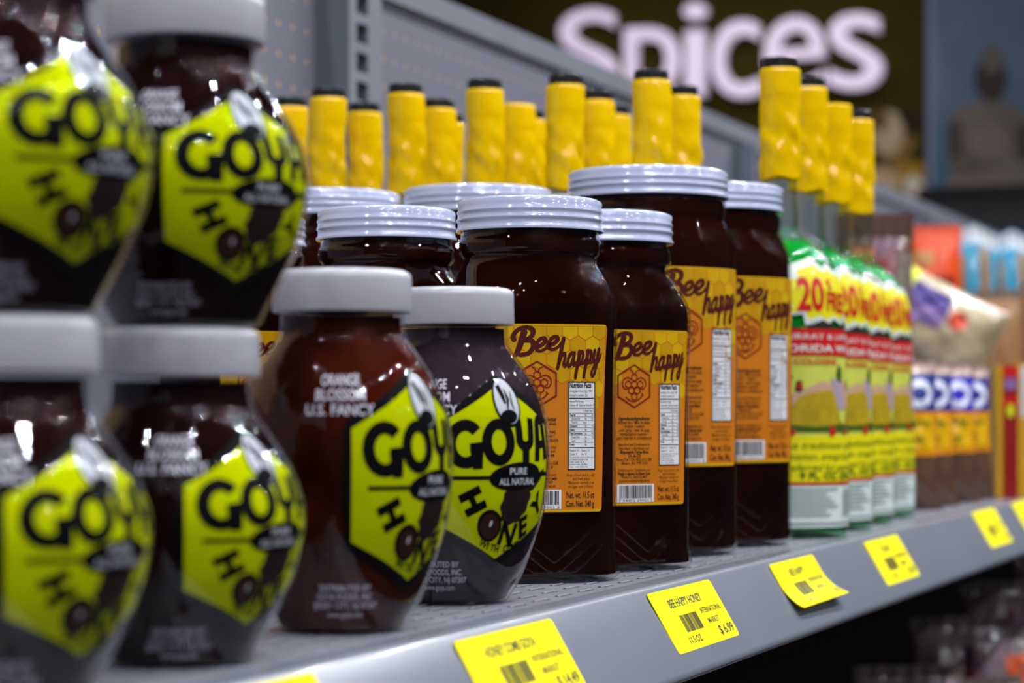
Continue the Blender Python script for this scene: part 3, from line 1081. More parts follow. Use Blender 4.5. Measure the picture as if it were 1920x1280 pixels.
def fw_print():
    P = {}
    def N(k):
        P[k] = Print()
        return P[k]
    hw = .048
    N('paper').rect(-hw, .006, hw, .118)
    N('white').rect(-hw, .006, hw, .0300)
    N('wburst').poly(burst(-.002, .1375, .0370, .0190, 15, .78, 2))
    N('yburst').poly(burst(-.002, .1370, .0325, .0155, 15, .80, 2))
    y = N('yellow').rect(-hw, .0318, hw, .0560)
    for i in range(24):
        y.ell(-hw + .004 + i * .0039, .0560, .0026, .0016, n=10)
    r = N('red').rect(-hw, .1025, hw, .1172)
    N('rule').rect(-hw, .0300, hw, .0314)
    rb = N('rburst')
    rb.text('20', -.0135, .1280, .0255, bold=.03, width=.0185)
    rb.text('%', .0010, .1400, .0075, bold=.02)
    rb.text('FREE', .0075, .1275, .0150, bold=.03, width=.0195, rot=-.06)
    N('title').text('COLOGNE', -.010, .0975, .0046, bold=.02, width=.030)
    rr = N('roses')
    for x, z, q in ((-.026, .0595, .0018), (.0, .0600, .0026), (.014, .0598, .0018), (.030, .0598, .0022)):
        rr.ell(x, z, q, q * 1.1, n=12)
    N('rose').ell(-.0215, .0855, .0014, .0018, n=12)
    wt = N('band')
    wt.text('MURRAY & LANMAN', 0, .1115, .0046, width=.070)
    wt.text('FLORIDA WATER', 0, .1045, .0056, bold=.015, width=.078)
    g = N('gold')
    g.poly([(-.040, .062), (-.030, .070), (-.022, .079), (-.010, .0825), (.000, .083), (.006, .076), (.008, .066), (.020, .061)])
    g.poly([(.014, .062), (.020, .074), (.030, .078), (.044, .076), (.047, .062)])
    gold_ = P.pop('gold')
    sk = N('skin')
    sk.poly([(-.030, .070), (-.026, .081), (-.016, .0845), (-.008, .088), (.002, .0865), (.012, .089), (.024, .0855), (.034, .088), (.044, .084), (.047, .074)])
    P['gold'] = gold_
    li = N('lilac')
    li.poly([(-.046, .070), (-.036, .080), (-.030, .083), (-.032, .072), (-.038, .064)])
    N('lilac2').poly([(.000, .090), (.010, .088), (.014, .074), (.006, .072)])
    dk = N('dark')
    dk.poly([(-.040, .083), (-.039, .092), (-.034, .097), (-.028, .0955), (-.0255, .090), (-.028, .086), (-.030, .080), (-.034, .076)])
    dk.poly([(.0060, .088), (.0072, .0985), (.0090, .0955), (.0100, .087)])
    dk.poly([(-.0245, .083), (-.0235, .088), (-.0205, .0885), (-.0195, .084), (-.0215, .0815)])
    dk.poly([(.0185, .084), (.0195, .0885), (.0225, .088), (.0225, .083)])
    dk.poly([(-hw, .1220), (-.018, .1175), (-.006, .1225), (.006, .1180), (.02, .1215), (hw, .1180), (hw, .1172), (-hw, .1172)])
    gr = N('green')
    gr.ell(.008, .0925, .0030, .0042)
    gr.poly([(-.046, .0625), (-.03, .064), (-.012, .0625), (.008, .064), (.03, .0625), (.046, .064), (.046, .060), (-.046, .060)])
    for i, t in enumerate(('The traditional cologne', 'cinnamon, orange & lavender', 'preferred for generations')):
        gr.text(t, 0, .0505 - i * .0062, .0054, shear=.3, width=.066)
    gr.text('9 FL. OZ. (266 mL)', .004, .0334, .0054, bold=.03, width=.052)
    gk = N('greyink')
    for i in range(7):
        gk.rect(-.040, .0272 - i * .0024, .004 - (i * 7 % 4) * .003, .0280 - i * .0024)
    gk.rect(-.042, .0080, .040, .0090)
    rnd = random.Random(4)
    x = .010
    while x < .026:
        q = rnd.choice((.0004, .0008))
        gk.rect(x, .0125, x + q, .0280)
        x += q + .0005
    return P
FP = fw_print()
FW_MATS = dict(rburst=M_FWRED, title=M_FWRED, roses=M_FWRED, rule=M_FWRED, rose=M_FWRED, lilac2=M_FWLILAC, wburst=M_FWWHITE, yburst=M_FWYEL, paper=M_FWPAP, white=M_FWWHITE, yellow=M_FWYEL, red=M_FWRED, band=M_FWWHITE, gold=M_FWGOLD, skin=M_FWSKIN, lilac=M_FWLILAC, dark=M_FWDARK, green=M_FWGREEN, greyink=M_GREYINK)
FW_NAMES = dict(rburst='burst_lettering', title='title_lettering', roses='rose_border', rule='red_rule', rose='rose_picture', lilac2='shirt_picture', wburst='burst_outline', yburst='burst_print', paper='label', white='white_print', yellow='yellow_print', red='red_print', band='band_lettering', gold='dress_picture', skin='figure_picture', lilac='blouse_picture', dark='dark_print', green='green_print', greyink='small_print')

def fw_bottle(slim, label, loc, rz, group, seed=1, cap=True):
    t = root('cologne_bottle', label, 'bottle', loc, rz, group)
    q = 1.0 if not slim else .0258 / .0390
    body = [(0, .034 * q), (.001, .0372 * q), (.004, .0386 * q), (.03, .0388 * q), (.08, .0378 * q), (.130, .0362 * q), (.142, .0350 * q), (.153, .0315 * q), (.162, .0255 * q), (.168, .0180), (.172, .0128), (.177, .0105)]
    prof = smooth_profile(body, 3)
    v, f = lathe(prof, 64, cap1=False)
    obj('bottle_glass', v, f, M_GREENG, t, smooth=True)
    hp = [(max(z, .004), r - .0016) for z, r in prof if z < .168] + [(.168, interp(prof, .168) - .0016)]
    v, f = lathe(hp, 48)
    obj('green_liquid', v, f, M_GREENL, t, smooth=True, flat_angle=50)
    v, f = lathe(smooth_profile([(.177, .0105), (.185, .0100), (.205, .0098), (.235, .0096), (.258, .0096), (.262, .0100)], 2), 40, cap0=False)
    obj('bottle_neck', v, f, M_NECKG, t, smooth=True)
    if cap:
        v, f = lathe([(.255, .0100), (.2625, .0104), (.2728, .0104), (.2735, .0098)], 32)
        obj('cap', v, f, M_CAP, t, smooth=True, flat_angle=40)
    # crinkled yellow shrink sleeve
    rnd = random.Random(seed)
    ph = [rnd.uniform(0, 6.28) for _ in range(8)]
    rings = []
    nz, ns = 34, 40
    ztop = .2668 if cap else .2672
    lean = rnd.uniform(-.0012, .0012)
    for j in range(nz + 1):
        zz = .2045 + (ztop - .2045) * j / nz
        tt = j / nz
        amp = .0009 * (1 - abs(2 * min(tt, .72) / .72 - 1)) + .00015
        ring = []
        for i in range(ns):
            a = 2 * PI * i / ns
            r = .0112 + .0006 * (1 - tt) + (.0004 if tt > .74 else 0)
            d = math.sin(3 * a + 9 * tt + ph[0]) * .5 + math.sin(5 * a - 14 * tt + ph[1]) * .4 + math.sin(2 * a + 23 * tt + ph[2]) * .45 + math.sin(7 * a + 31 * tt + ph[3]) * .25
            r += amp * d
            wob = lean * math.sin(tt * PI)
            ring.append((r * math.cos(a) + wob, r * math.sin(a) + wob * .6, zz + (.0008 * math.sin(4 * a + ph[4]) if j == 0 else 0)))
        rings.append(ring)
    k = .0106 if cap else .0085
    rings.append([(k * math.cos(2 * PI * i / ns), k * math.sin(2 * PI * i / ns), ztop + .0006) for i in range(ns)])
    v, f = loft(rings, False, not cap)
    obj('neck_sleeve', v, f, M_SLEEVE, t, smooth=True)
    kq = .0385 * q
    def fn(off):
        def g(u, vv):
            r = interp(prof, vv) + off
            a = u * (1 if not slim else q) / kq
            return (r * math.cos(a), r * math.sin(a), vv)
        return g
    st, sv = .003, .006
    lab = FP['paper'].build('label', M_FWPAP, t, fn(.0002), st, .02)
    for i, kk in enumerate(('white', 'wburst', 'yellow', 'yburst', 'skin', 'gold', 'lilac', 'lilac2', 'dark', 'rose', 'rule', 'red', 'rburst', 'title', 'green', 'roses', 'band', 'greyink')):
        FP[kk].build(FW_NAMES[kk], FW_MATS[kk], lab, fn(.0003 + .00004 * i), st, .02)
    return t

FWX = [(1.282, .3386), (1.364, .3426), (1.446, .3468), (1.528, .3506)]
ordn = ['nearest of four, beside the last dark jar', 'second of the four at the shelf front', 'third of four, no black cap showing', 'furthest of four, beside brown pouches']
FW0 = None
for i, (x, y) in enumerate(FWX):
    fw_bottle(False, 'green cologne bottle, yellow neck sleeve, ' + ordn[i], (x, y, 0), facing(x, y, (49, 61, 60, 64)[i]), 'green bottles at the shelf front', seed=10 + i, cap=(i != 2))

SLIMS = [[fw_bottle(True, '', (0, 0, 0), 0, None, seed=30 + i) for i in range(3)], [fw_bottle(True, '', (0, 0, 0), 0, None, seed=40, cap=False)]]
rows = [(1.30, (.422, .476, .529, .582, .635), 'nearest', ('first', 'second', 'third', 'fourth', 'fifth')),
        (1.372, (.4255, .482, .536, .591, .644, .677), 'middle', ('first', 'second', 'third', 'fourth', 'fifth', 'sixth')),
        (1.445, (.495, .556, .615), 'furthest', ('first', 'second', 'third'))]
used = set()
k = 0
for X, ys, rn, od in rows:
    for i, y in enumerate(ys):
        cp = not (rn == 'middle' and i == 2)
        pool = SLIMS[0] if cp else SLIMS[1]
        src = pool[k % len(pool)]
        k += 1
        lb = 'yellow sleeved bottle neck rising behind the dark jars, %s from right in the %s line' % (od[i], rn)
        if not cp:
            lb = 'yellow sleeved bottle neck without black cap, third from right in the middle line behind jars'
        rz = facing(X, y, 20 + 17 * i)
        if src.name in used:
            dup(src, lb, (1.33 if y == .677 else X, y, 0), rz, 'yellow necked bottles behind the jars')
        else:
            used.add(src.name)
            src.location = (1.33 if y == .677 else X, y, 0)
            src.rotation_euler = (0, 0, rz)
            src['label'] = lb
            src['group'] = 'yellow necked bottles behind the jars'

# ------------------------------------------------------------------ price tags on the sloping rail
M_TAG = mat('yellow_tag_paper', '#ece000', .6, spec=.08, var=.03)
M_TAGINK = mat('tag_ink', '#2e2c08', .5)
LD = Vector((0, -.019, -.0323)).normalized()      # down the rail
LN = Vector((0, -.0323, .019)).normalized()       # out of the rail
P0 = Vector((0, .2878, -.0030)) - LD * .0035
def price_tag(label, x, d, wd, ht, lines, rot=0, curl=0, thick=.0003):
    """lines: title, size, price"""
    t = root('price_tag', label, 'price tag', tuple(P0 + LD * d + Vector((x, 0, 0))), 0, 'yellow price tags on the rail')
    def fn(off):
        def g(u, v):
            # u to the right, v up (0 at the top edge)
            cu = cv = 0
            if curl:
                # lower edge lifts off and rolls outward
                s_ = max(0, (-v - ht * .35) / (ht * .65))
                cu = curl * s_ ** 2 * (.80 + .40 * u / wd)
                cv = curl * .25 * s_ ** 3
            a = u * math.cos(rot) - v * math.sin(rot)
            b = u * math.sin(rot) + v * math.cos(rot)
            p = Vector((a, 0, 0)) + LD * (-b - cv) + LN * (off + cu)
            return tuple(p)
        return g
    pr = Print()
    pr.rrect(0, -ht, wd, 0, .0022)
    st = .004
    o = pr.build('tag_paper', M_TAG, t, fn(thick), st, .002 if curl else None)
    mod = o.modifiers.new('thickness', 'SOLIDIFY')
    mod.thickness = thick
    mod.offset = -1
    K = Print()
    title, size, price = lines
    if title:
        K.text(title, wd * .47, -ht * .30, .0052, bold=.015, width=min(len(title) * .0030, .052))
    K.text('INTERNATIONAL', wd * .775, -ht * .50, .0036, bold=.005, width=.0290)
    K.text('MARKET', wd * .74, -ht * .68, .0036, bold=.005, width=.0160)
    rnd = random.Random(9)
    xx = wd * .27
    while xx < wd * .535:
        q = rnd.choice((.0003, .0003, .0006, .0009))
        K.rect(xx, -ht * .72, xx + q, -ht * .44)
        xx += q + rnd.choice((.0003, .0005))
    K.text(size, wd * .33, -ht * .90, .0042, bold=.01, width=.0165)
    K.text(price, wd * .85, -ht * .90, .0058, bold=.02, width=.0205)
    K.build('tag_print', M_TAGINK, o, fn(thick + .00008), st, .003 if curl else None)
    return t
price_tag('yellow price tag at the bottom edge of the picture, mostly cut off', .504, .0020, .0760, .0277, ('HONEY', '12 OZ', '$ 9.99'))
price_tag('yellow price tag below the tall lime-labelled jars, bottom cut by the frame', .6800, .0032, .0900, .0277, ('HONEY COMB GOYA', '22 OZ', '$ 14.49'))
price_tag('sharp yellow price tag reading 6.99 under the smaller dark jars', .8807, .0029, .0882, .0277, ('BEE HAPPY HONEY', '11.5 OZ', '$ 6.99'))
price_tag('yellow price tag with curling lower edge under the larger dark jars', 1.0692, .0028, .0860, .0277, ('BEE HAPPY', '24 OZ', '$ 11.99'), curl=.0060)
price_tag('flat yellow price tag under the green cologne bottles', 1.2720, .0030, .0900, .0280, ('COLOGNE', '9 OZ', '$ 5.99'))
price_tag('small looking yellow price tag under the brown pouches, second from right', 1.6190, .0005, .0900, .0285, ('SPICE', '2 OZ', '$ 1.99'))
price_tag('yellow price tag at the right edge of the picture', 1.7900, .0004, .0900, .0285, ('SPICE', '2 OZ', '$ 2.49'))

# ------------------------------------------------------------------ pouches and packs
def crackle(u, v, seed):
    return (math.sin(9 * u + seed * 1.7 + 4 * v) * math.cos(7 * v + seed * 2.3) + .6 * math.sin(17 * u - 11 * v + seed) + .4 * math.cos(23 * v + 13 * u + seed * .7)) / 2

class Pouch:
    """pillow pack: local x = width, z = height, front faces -Y"""
    def __init__(s, wd, ht, th, seed=0, crimp=.07, wr=.0015, taper=0.0, point=0.0):
        s.wd, s.ht, s.th, s.seed, s.crimp, s.wr, s.taper, s.point = wd, ht, th, seed, crimp, wr, taper, point
    def P(s, u, v, side, off=0):
        # u in [-.5,.5], v in [0,1]
        c = s.crimp
        vv = (v - .015) / (1 - .015 - c) if v < 1 - c else 1
        vv = max(0, min(1, vv))
        prof = max(0, 1 - abs(2 * vv - 1) ** 3.2) ** .6 if vv < 1 else 0
        if vv < .5:
            prof = max(prof, .55 * (1 - (1 - min(1, vv * 9)) ** 2))
        e = max(0, 1 - abs(2 * u) ** 2.6) ** .7
        y = s.th / 2 * prof * e + s.wr * crackle(u * 2, v * 2, s.seed) * e * (.4 + prof)
        wk = 1 - s.taper * v - .06 * prof
        x = u * s.wd * wk
        z = v * s.ht + (s.point * (1 - abs(2 * u)) * s.ht if v > .5 else 0) * (v - .5) * 2
        zz = .0012 * math.sin(40 * u + s.seed) if v > 1 - c else 0
        return (x, (-1 if side == 0 else 1) * (abs(y) + .0004 + off) + zz, z)
    def shell(s, nu=18, nv=26):
        v, f = [], []
        for side in (0, 1):
            k = len(v)
            for j in range(nv + 1):
                for i in range(nu + 1):
                    v.append(s.P(-.5 + i / nu, j / nv, side))
            for j in range(nv):
                for i in range(nu):
                    a = k + j * (nu + 1) + i
                    q = (a, a + 1, a + nu + 2, a + nu + 1)
                    f.append(q if side == 0 else q[::-1])
        m = (nu + 1) * (nv + 1)
        for j in range(nv):
            for i in (0, nu):
                a = j * (nu + 1) + i
                q = (a, a + nu + 1, m + a + nu + 1, m + a)
                f.append(q if i == 0 else q[::-1])
        for j in (0, nv):
            for i in range(nu):
                a = j * (nu + 1) + i
                f.append((a, a + 1, m + a + 1, m + a))
        return v, f
    def map(s, off, side=0):
        return lambda u, v: s.P(u, v, side, off)

def pouch_obj(name, label, cat, loc, rz, ps, m_body, prints, group=None, tilt=(0, 0), part='pouch_film'):
    t = root(name, label, cat, loc, rz, group)
    t.rotation_euler = (tilt[0], tilt[1], rz)
    v, f = ps.shell()
    o = obj(part, v, f, m_body, t, smooth=True, flat_angle=70)
    for i, (pn, pr, m) in enumerate(prints):
        pr.build(pn, m, o, ps.map(.0004 + .0002 * i), .05, .04)
    return t

M_BROWN = mat('brown_powder_in_film', '#4c3024', .3, coat=.5, col2='#664838', vscale=30, bump=.3, bscale=60)
M_BLUE = mat('blue_header_print', '#142a86', .35)
M_BLUEV = mat('violet_blue_header_print', '#1c14b4', .35)
M_ORG = mat('orange_card_print', '#e08c00', .4)
M_YCARD = mat('yellow_card_print', '#e8b400', .4, var=.15, vscale=50)
M_WHITEP = mat('white_letter_print', '#dcdcf0', .4)
M_CRIMP = mat('pinkish_clear_crimp', '#b09488', .25, coat=.5)

def spice_pouch(i, x, y, rz, violet):
    ps = Pouch(.080, .1080, .030, seed=i + 1, crimp=.06, taper=.12)
    rnd = random.Random(i)
    p_or = Print().rect(-.49, .36, .49, .66)
    p_ye = Print().rect(-.46, .40, .46, .62)
    p_bl = Print().rect(-.49, .66, .49, .90)
    p_w = Print()
    for xx in (-.12, .31):
        n = 24
        p_w.line([(xx + .12 * math.cos(2 * PI * q / n), .775 + .070 * math.sin(2 * PI * q / n)) for q in range(n)], [.052] * n, closed=True)
    p_w.line([(-.40, .86), (-.38, .70), (-.28, .70)], .05)
    p_w.line([(.08, .86), (.12, .70)], .04)
    p_t = Print()
    for q, wdt in ((.565, .55), (.46, .40)):
        p_t.text('Canela' if q > .5 else '2 oz', .15, q, .06, width=wdt, bold=.01)
    cr = Print().rect(-.49, .91, .49, .995)
    od = ('first', 'second', 'third and violet topped,', 'fourth')[i]
    return pouch_obj('spice_pouch', 'brown powder pouch with blue and orange card, %s beyond green bottles' % od, 'pouch', (x, y, 0), rz, ps, M_BROWN,
                     [('orange_card', p_or, M_ORG), ('yellow_print', p_ye, M_YCARD), ('blue_header', p_bl, M_BLUEV if violet else M_BLUE), ('crimped_top', cr, M_CRIMP), ('white_lettering', p_w, M_WHITEP), ('dark_lettering', p_t, M_FWGREEN)],
                     'small spice pouches at the shelf front')
CAMA = math.atan2(-.31, -1.65)
for i, (px, zz) in enumerate(((1664, 1.655), (1698, 1.72), (1742, 1.785), (1774, 1.85))):
    la = (px - 960) / 4300 * zz
    x, y = zz * CC + la * S, zz * S - la * CC
    # local -Y turned towards the camera
    spice_pouch(i, x, y, math.atan2(-y, -x) + PI / 2 + .12, i == 2)

def world(px, zz):
    la = (px - 960) / 4300 * zz
    return zz * CC + la * S, zz * S - la * CC
def face_cam(x, y, da=0):
    return math.atan2(-y, -x) + PI / 2 + da

# brown pack with reddish picture, behind the last bottle
M_BAGBR = mat('brown_bag_film', '#6a4428', .3, coat=.5, col2='#502c18', vscale=25)
M_REDPIC = mat('red_picture_print', '#84302a', .4, col2='#5a4a64', vscale=60)
M_PALE = mat('pale_film_edge', '#786c62', .3, coat=.4)
x, y = world(1640, 1.83)
ps = Pouch(.062, .228, .03, seed=11, crimp=.08, wr=.002)
pouch_obj('snack_pack', 'brown crinkled pack with pinkish top standing behind the furthest green bottle', 'pack', (x, y, 0), face_cam(x, y), ps, M_BAGBR,
          [('orange_panel', Print().rect(-.40, .30, .30, .88), mat('rust_orange_print', '#b05c14', .4)), ('red_picture', Print().rect(.0, .72, .3, .92).rect(.05, .55, .28, .66), M_REDPIC), ('pale_edge', Print().rect(.30, .12, .49, .86), M_PALE), ('crimped_top', Print().rect(-.49, .92, .49, .995), mat('brown_pink_crimp', '#5c4440', .2, coat=.6))])
# yellow pack whose edge shows beside the last bottle
x, y = world(1665, 1.75)
ps = Pouch(.030, .150, .02, seed=12)
pouch_obj('yellow_pack', 'narrow yellow pack showing as a strip right of the furthest green bottle', 'pack', (x, y, 0), face_cam(x, y), ps, mat('mustard_film', '#c2a400', .35, var=.2), [('crimped_top', Print().rect(-.49, .93, .49, .995), M_PALE)])

# cream bag of grain leaning over, yellow-green header, violet emblem
M_CREAM = mat('cream_grain_in_film', '#c8b694', .25, coat=.7, col2='#a08c6c', vscale=45, bump=.3, bscale=40)
M_YG = mat('yellow_green_header', '#d4e000', .4)
M_VIOLET = mat('violet_emblem', '#320a78', .4)
M_LILACP = mat('lilac_emblem_shade', '#8468a4', .4)
M_REDDOT = mat('red_orange_dot', '#d8401c', .4)
x, y = world(1762, 2.18)
ps = Pouch(.085, .125, .045, seed=5, crimp=.05, wr=.002)
x, y = world(1858, 2.18)
pouch_obj('grain_bag', 'cream coloured grain bag lying on its side with violet emblem and yellow-green end', 'bag', (x, y, .125), face_cam(x, y), ps, M_CREAM,
          [('yellow_header', Print().poly([(-.49, .74), (.10, .78), (.49, .74), (.49, .99), (-.49, .99)]), M_YG),
           ('violet_emblem', Print().poly([(.16, .42), (.38, .44), (.38, .76), (.14, .76)]), M_VIOLET),
           ('lilac_emblem', Print().poly([(-.04, .44), (.16, .42), (.14, .72), (-.08, .74)]), M_LILACP),
           ('red_emblem', Print().ell(.16, .33, .11, .07), M_REDDOT)],
          tilt=(0, -1.08))
x, y = world(1800, 2.20)
t_ = root('carton', 'plain brown carton under the cream bag, hidden behind the brown pouches', 'box', (x, y, 0), face_cam(x, y))
box('carton_body', (-.055, -.03, 0, .055, .03, .104), mat('brown_card', '#6a4c30', .7, var=.15), t_, .001)
# orange pack behind it
x, y = world(1752, 2.45)
ps = Pouch(.056, .268, .035, seed=6, crimp=.05, wr=.002)
pouch_obj('snack_pack', 'bright orange pack standing behind the leaning cream bag', 'pack', (x, y, 0), face_cam(x, y), ps, mat('orange_film', '#e84a00', .35, var=.15, vscale=20),
          [('tan_patch', Print().rect(-.42, .84, -.02, .90), mat('tan_patch_print', '#c08850', .4)), ('dark_band', Print().rect(-.44, .74, .40, .80), mat('dark_red_print', '#7a1400', .4))])
# cyan and white packs with brown windows
M_CYAN = mat('cyan_film', '#1a98c0', .3, coat=.3, var=.25, vscale=20)
M_TAN = mat('brown_contents_window', '#8a6a44', .4, var=.15, vscale=50)
M_WCR = mat('white_crimped_top', '#c8ccd2', .3)
for i, (px, zz, lb, pt) in enumerate(((1826, 2.55, 'cyan and white pointed pack with brown windows, left of the two', .055), (1898, 2.62, 'cyan and white pack with brown windows at right edge of the picture', .05))):
    x, y = world(px, zz)
    ps = Pouch(.055, .265, .04, seed=20 + i, crimp=.06, wr=.002, point=pt)
    pouch_obj('snack_pack', lb, 'pack', (x, y, 0), face_cam(x, y, .2), ps, M_CYAN,
              [('brown_window', Print().rect(-.49, .05, -.22, .90).rect(.06, .05, .30, .92), M_TAN), ('white_top', Print().poly([(-.49, .93), (0, .965), (.49, .93), (.49, .995), (-.49, .995)]), M_WCR),
               ('red_print', Print().ell(.36, .62, .10, .05), M_REDDOT)], 'cyan snack packs')
# brown sachets between
for i, (px, zz, hh, lb) in enumerate(((1872, 2.34, .195, 'plain brown paper bag under the cyan packs at right'), (1962, 2.44, .21, 'plain brown paper bag cut by the right edge'))):
    x, y = world(px, zz)
    ps = Pouch(.050, hh, .035, seed=26 + i, wr=.002)
    pouch_obj('paper_bag', lb, 'bag', (x, y, 0), face_cam(x, y), ps, mat('brown_paper', '#9a6c40', .5, var=.2, vscale=30), [('crimped_top', Print().rect(-.49, .93, .49, .995), M_PALE)])
# red and yellow boxes at the right edge
M_DRED = mat('dark_red_box_print', '#8a0c0c', .4)
def small_box(label, px, zz, wd, dp, ht, front):
    x, y = world(px, zz)
    t = root('carton', label, 'box', (x, y, 0), face_cam(x, y, .15), 'small cartons at the right edge')
    o = box('carton_body', (-wd / 2, -dp / 2, 0, wd / 2, dp / 2, ht), mat('yellow_card', '#c89a10', .4, var=.1), t, .0008)
    for i, (n_, pr, m) in enumerate(front):
        pr.build(n_, m, o, lambda u, v, i=i: (u * wd, -dp / 2 - .0003 - .0002 * i, v * ht))
    return t
small_box('dark red and yellow striped carton standing at the shelf front, right edge', 1884, 1.87, .020, .035, .108,
          [('red_strip', Print().rect(-.22, .0, .40, 1.0), M_DRED), ('white_print', Print().rect(-.14, .82, .32, .90), M_LILACP), ('bright_red', Print().rect(-.22, .91, .40, .99).rect(-.22, .70, .40, .76), M_FWRED), ('yellow_dot', Print().ell(.09, .66, .14, .05), M_YG)])
small_box('yellow carton with white upper panel, cut by the right edge', 1916, 1.90, .022, .035, .110,
          [('white_panel', Print().rect(-.40, .60, .49, .98), M_SILVER), ('dark_print', Print().rect(.0, .30, .3, .36), M_GREYINK)])

# ------------------------------------------------------------------ packs on the lower shelf
M_LOWA = mat('grey_film_pack', '#a09a9c', .2, coat=.9, col2='#6a5c60', vscale=18, bump=.4, bscale=30)
M_LOWB = mat('mauve_film_pack', '#a08a94', .2, coat=.9, col2='#70605f', vscale=20, bump=.4, bscale=30)
M_LOWO = mat('orange_patch_print', '#f05a10', .4)
M_LOWY = mat('amber_patch_print', '#f0a810', .4)
M_LOWBL = mat('blue_patch_print', '#2a40d0', .4)
low = [(1.50, .335, .165, 'A', 'by'), (1.60, .372, .195, 'B', 'o'), (1.70, .335, .185, 'A', 'y'), (1.80, .372, .215, 'B', 'o'), (1.91, .335, .195, 'A', 'o'), (2.02, .372, .235, 'B', 'm'), (2.14, .335, .215, 'A', 'o'), (2.26, .372, .250, 'B', 'm'), (2.38, .335, .235, 'A', 'o'), (2.52, .365, .262, 'B', 'o')]
names10 = ['first', 'second', 'third', 'fourth', 'fifth', 'sixth', 'seventh', 'eighth', 'ninth', 'tenth']
for i, (x, y, hh, k_, dec) in enumerate(low):
    ps = Pouch(.092, hh, .045, seed=50 + i, crimp=.05, wr=.004)
    pr = []
    if 'o' in dec:
        pr.append(('orange_patch', Print().rect(-.34, .78, .10, .90), M_LOWO))
    if 'y' in dec:
        pr.append(('amber_patch', Print().rect(-.42, .50, -.10, .90), M_LOWY))
    if 'b' in dec:
        pr.append(('blue_patch', Print().rect(-.05, .66, .42, .90), M_LOWBL))
    if 'm' in dec:
        pr.append(('red_patch', Print().ell(.1, .84, .18, .06), M_REDPIC))
    pr.append(('crimped_top', Print().rect(-.49, .95, .49, .995), M_PALE))
    pouch_obj('snack_bag', 'dim crinkled film bag in shadow on the lower shelf, %s from left' % names10[i], 'bag', (x, y, -.345), .18 * (-1) ** i - .85, ps, M_LOWA if k_ == 'A' else M_LOWB, pr, 'film bags on the lower shelf')

# ------------------------------------------------------------------ sign and pictures on the end wall
def wall_print(o_parent, name, pr, m, dx):
    """artwork in wall coordinates: u = -Y (to the right in view), v = Z"""
    return pr.build(name, m, o_parent, lambda u, v: (dx, -u, v))

sg = root('aisle_sign', 'large olive wall sign with glowing white letters above the far aisle end', 'sign', (XW, 2.1, .6))
box('sign_board', (0, -.71, .12, .05, 1.0, 1.3), M_OLIVE, sg)
M_LETTER = mat('lit_white_letter', '#b8a8bc', .4, emit='#f0dcf4', es=.5)
def wl(px, py):
    t = (px - 960) / 4300
    Y = XW * (S - t * CC) / (CC + t * S)
    z = XW * CC + Y * S
    return Y, EYE + (768 - py) * z / 4300
for ch, xa, xb, yt, yb in (('S', 1058, 1166, 25, 180), ('p', 1180, 1280, 58, 240), ('i', 1290, 1332, 12, 182), ('c', 1342, 1432, 46, 184), ('e', 1440, 1552, 40, 180), ('s', 1560, 1660, 33, 168)):
    ya, zt = wl(xa, yt)
    yb_, zb = wl(xb, yb)
    cu = bpy.data.curves.new('letter', 'FONT')
    cu.body = ch
    cu.offset = .0
    cu.extrude = .06
    cu.resolution_u = 5
    tmp = bpy.data.objects.new('letter', cu)
    COL.objects.link(tmp)
    dg = bpy.context.evaluated_depsgraph_get()
    dg.update()
    me = bpy.data.meshes.new_from_object(tmp.evaluated_get(dg))
    bpy.data.objects.remove(tmp)
    bpy.data.curves.remove(cu)
    xs = [p.co.x for p in me.vertices]
    ys = [p.co.y for p in me.vertices]
    x0, x1, y0, y1 = min(xs), max(xs), min(ys), max(ys)
    for p in me.vertices:
        u, v, d = (p.co.x - x0) / (x1 - x0), (p.co.y - y0) / (y1 - y0), p.co.z
        p.co = (-.035 - d * .3, ya + (yb_ - ya) * u - 2.1, zb + (zt - zb) * v - .6)
    o = link('letter', me, sg, M_LETTER)

pic = root('spice_picture', 'blurred tan and brown picture of spices below the sign', 'picture', (XW, 1.9, .9))
M_PB = mat('picture_brown', '#6a5438', .6, col2='#8a7a60', vscale=6)
box('picture_board', (0, -.51, -.5, .045, 1.2, -.181), M_PB, pic)
for i, (px, py, rx, rz, c) in enumerate(((1665, 250, .05, .07, '#a08c70'), (1700, 330, .06, .04, '#8a6a20'), (1712, 225, .03, .05, '#2c1610'), (1660, 340, .05, .05, '#a88c6c'), (1715, 350, .035, .03, '#c0b0a0'), (1690, 290, .02, .07, '#7a5a30'), (1648, 225, .03, .03, '#5a4020'), (1725, 375, .04, .02, '#3a1c10'))):
    Y, Z = wl(px, py)
    wall_print(pic, 'spice_shape', Print().ell(-(Y - 1.9), Z - .9, rx, rz, rot=.5 * i, n=18), mat('spice_print_%s' % c[1:], c, .6, var=.2, vscale=30), -.001 - .0006 * i)

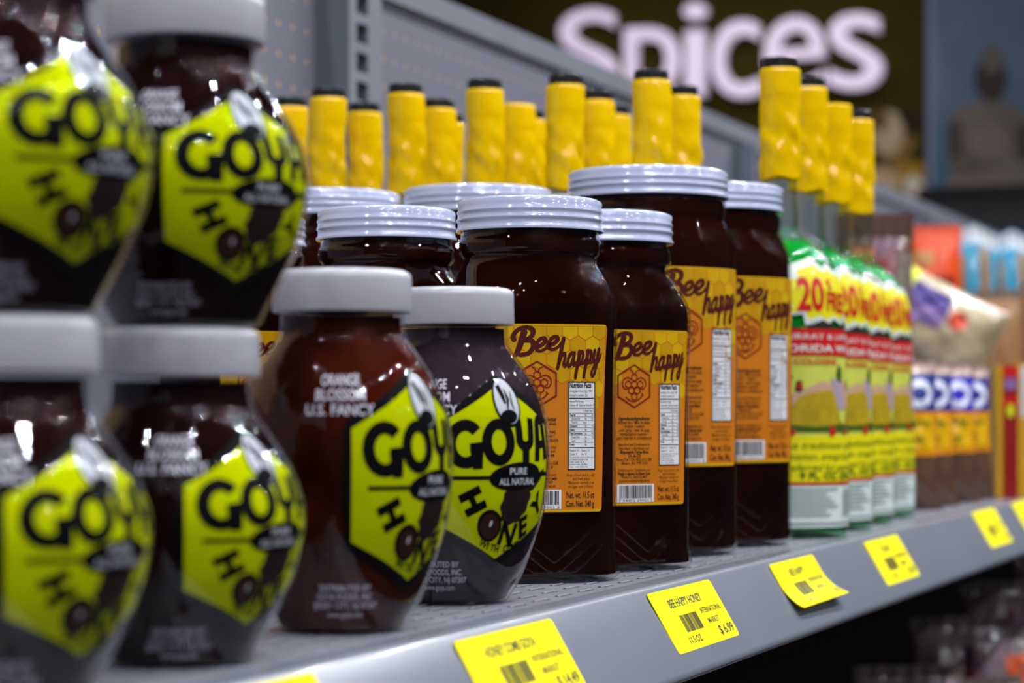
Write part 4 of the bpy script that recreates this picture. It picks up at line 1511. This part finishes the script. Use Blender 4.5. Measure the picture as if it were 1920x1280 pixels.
po = root('wall_poster', 'blue sky poster with a grey seated stone statue, at right of the sign', 'poster', (XW, 1.1, .9))
M_SKY = mat('printed_sky', '#2e4c60', .6, col2='#606070', vscale=2.2)
M_ST = mat('printed_stone', '#4e4640', .6, col2='#5c544c', vscale=5)
M_STD = mat('printed_stone_dark', '#2a2422', .6, col2='#342c29', vscale=5)
M_STL = mat('printed_stone_light', '#645852', .6)
Ya, _ = wl(1738, 0)
Yb, _ = wl(2150, 0)
Zb = wl(1800, 372)[1]
box('poster_board', (0, Yb - 1.1, Zb - .9, .04, Ya - 1.1, .7), M_SKY, po)
def W2(px, py):
    Y, Z = wl(px, py)
    return (-(Y - 1.1), Z - .9)
def shape(name, pts, m, dx):
    wall_print(po, name, Print().poly([W2(*p) for p in pts]), m, dx)
def oval(cx, cy, rx, ry, n=22):
    return [(cx + rx * math.cos(2 * PI * i / n), cy + ry * math.sin(2 * PI * i / n)) for i in range(n)]
wall_print(po, 'pale_edge', Print().poly([W2(1738, -200), W2(1738, 372), W2(1752, 372), W2(1752, -200)]), mat('printed_pale_haze', '#666a7c', .6), -.0006)
shape('lap_picture', [(1765, 372), (1775, 335), (1800, 318), (1840, 322), (1900, 318), (1935, 335), (1950, 372)], M_STL, -.0010)
shape('torso_picture', [(1785, 330), (1775, 290), (1778, 225), (1800, 200), (1830, 190), (1885, 190), (1920, 205), (1940, 240), (1945, 300), (1930, 335)], M_ST, -.0014)
shape('arm_shadow', [(1783, 300), (1780, 235), (1796, 220), (1802, 290)], M_STD, -.0018)
shape('arm_shadow', [(1905, 300), (1910, 230), (1930, 240), (1932, 300)], M_STD, -.0018)
shape('chest_picture', oval(1852, 265, 36, 30), M_STL, -.0017)
shape('head_picture', oval(1858, 148, 31, 44), M_STD, -.0020)
shape('headdress_picture', oval(1860, 110, 19, 26), M_ST, -.0024)
# dark fixtures below the poster
tb = root('dark_cabinet', 'black low cabinet against the end wall below the poster', 'cabinet', (XW - .25, 1.0, -1.3))
zt = wl(1800, 376)[1]
box('cabinet_body', (-.2, -1.6, 0, .2, .30, zt + 1.3 - .02), M_WALLD, tb)
box('cabinet_top', (-.22, -1.62, zt + 1.3 - .02, .22, .32, zt + 1.3), M_DARK, tb)

for n_, m_ in MATS.items():
    if n_.startswith(('printed_', 'spice_print', 'picture_')):
        m_.node_tree.nodes['Principled BSDF'].inputs['Specular IOR Level'].default_value = .08
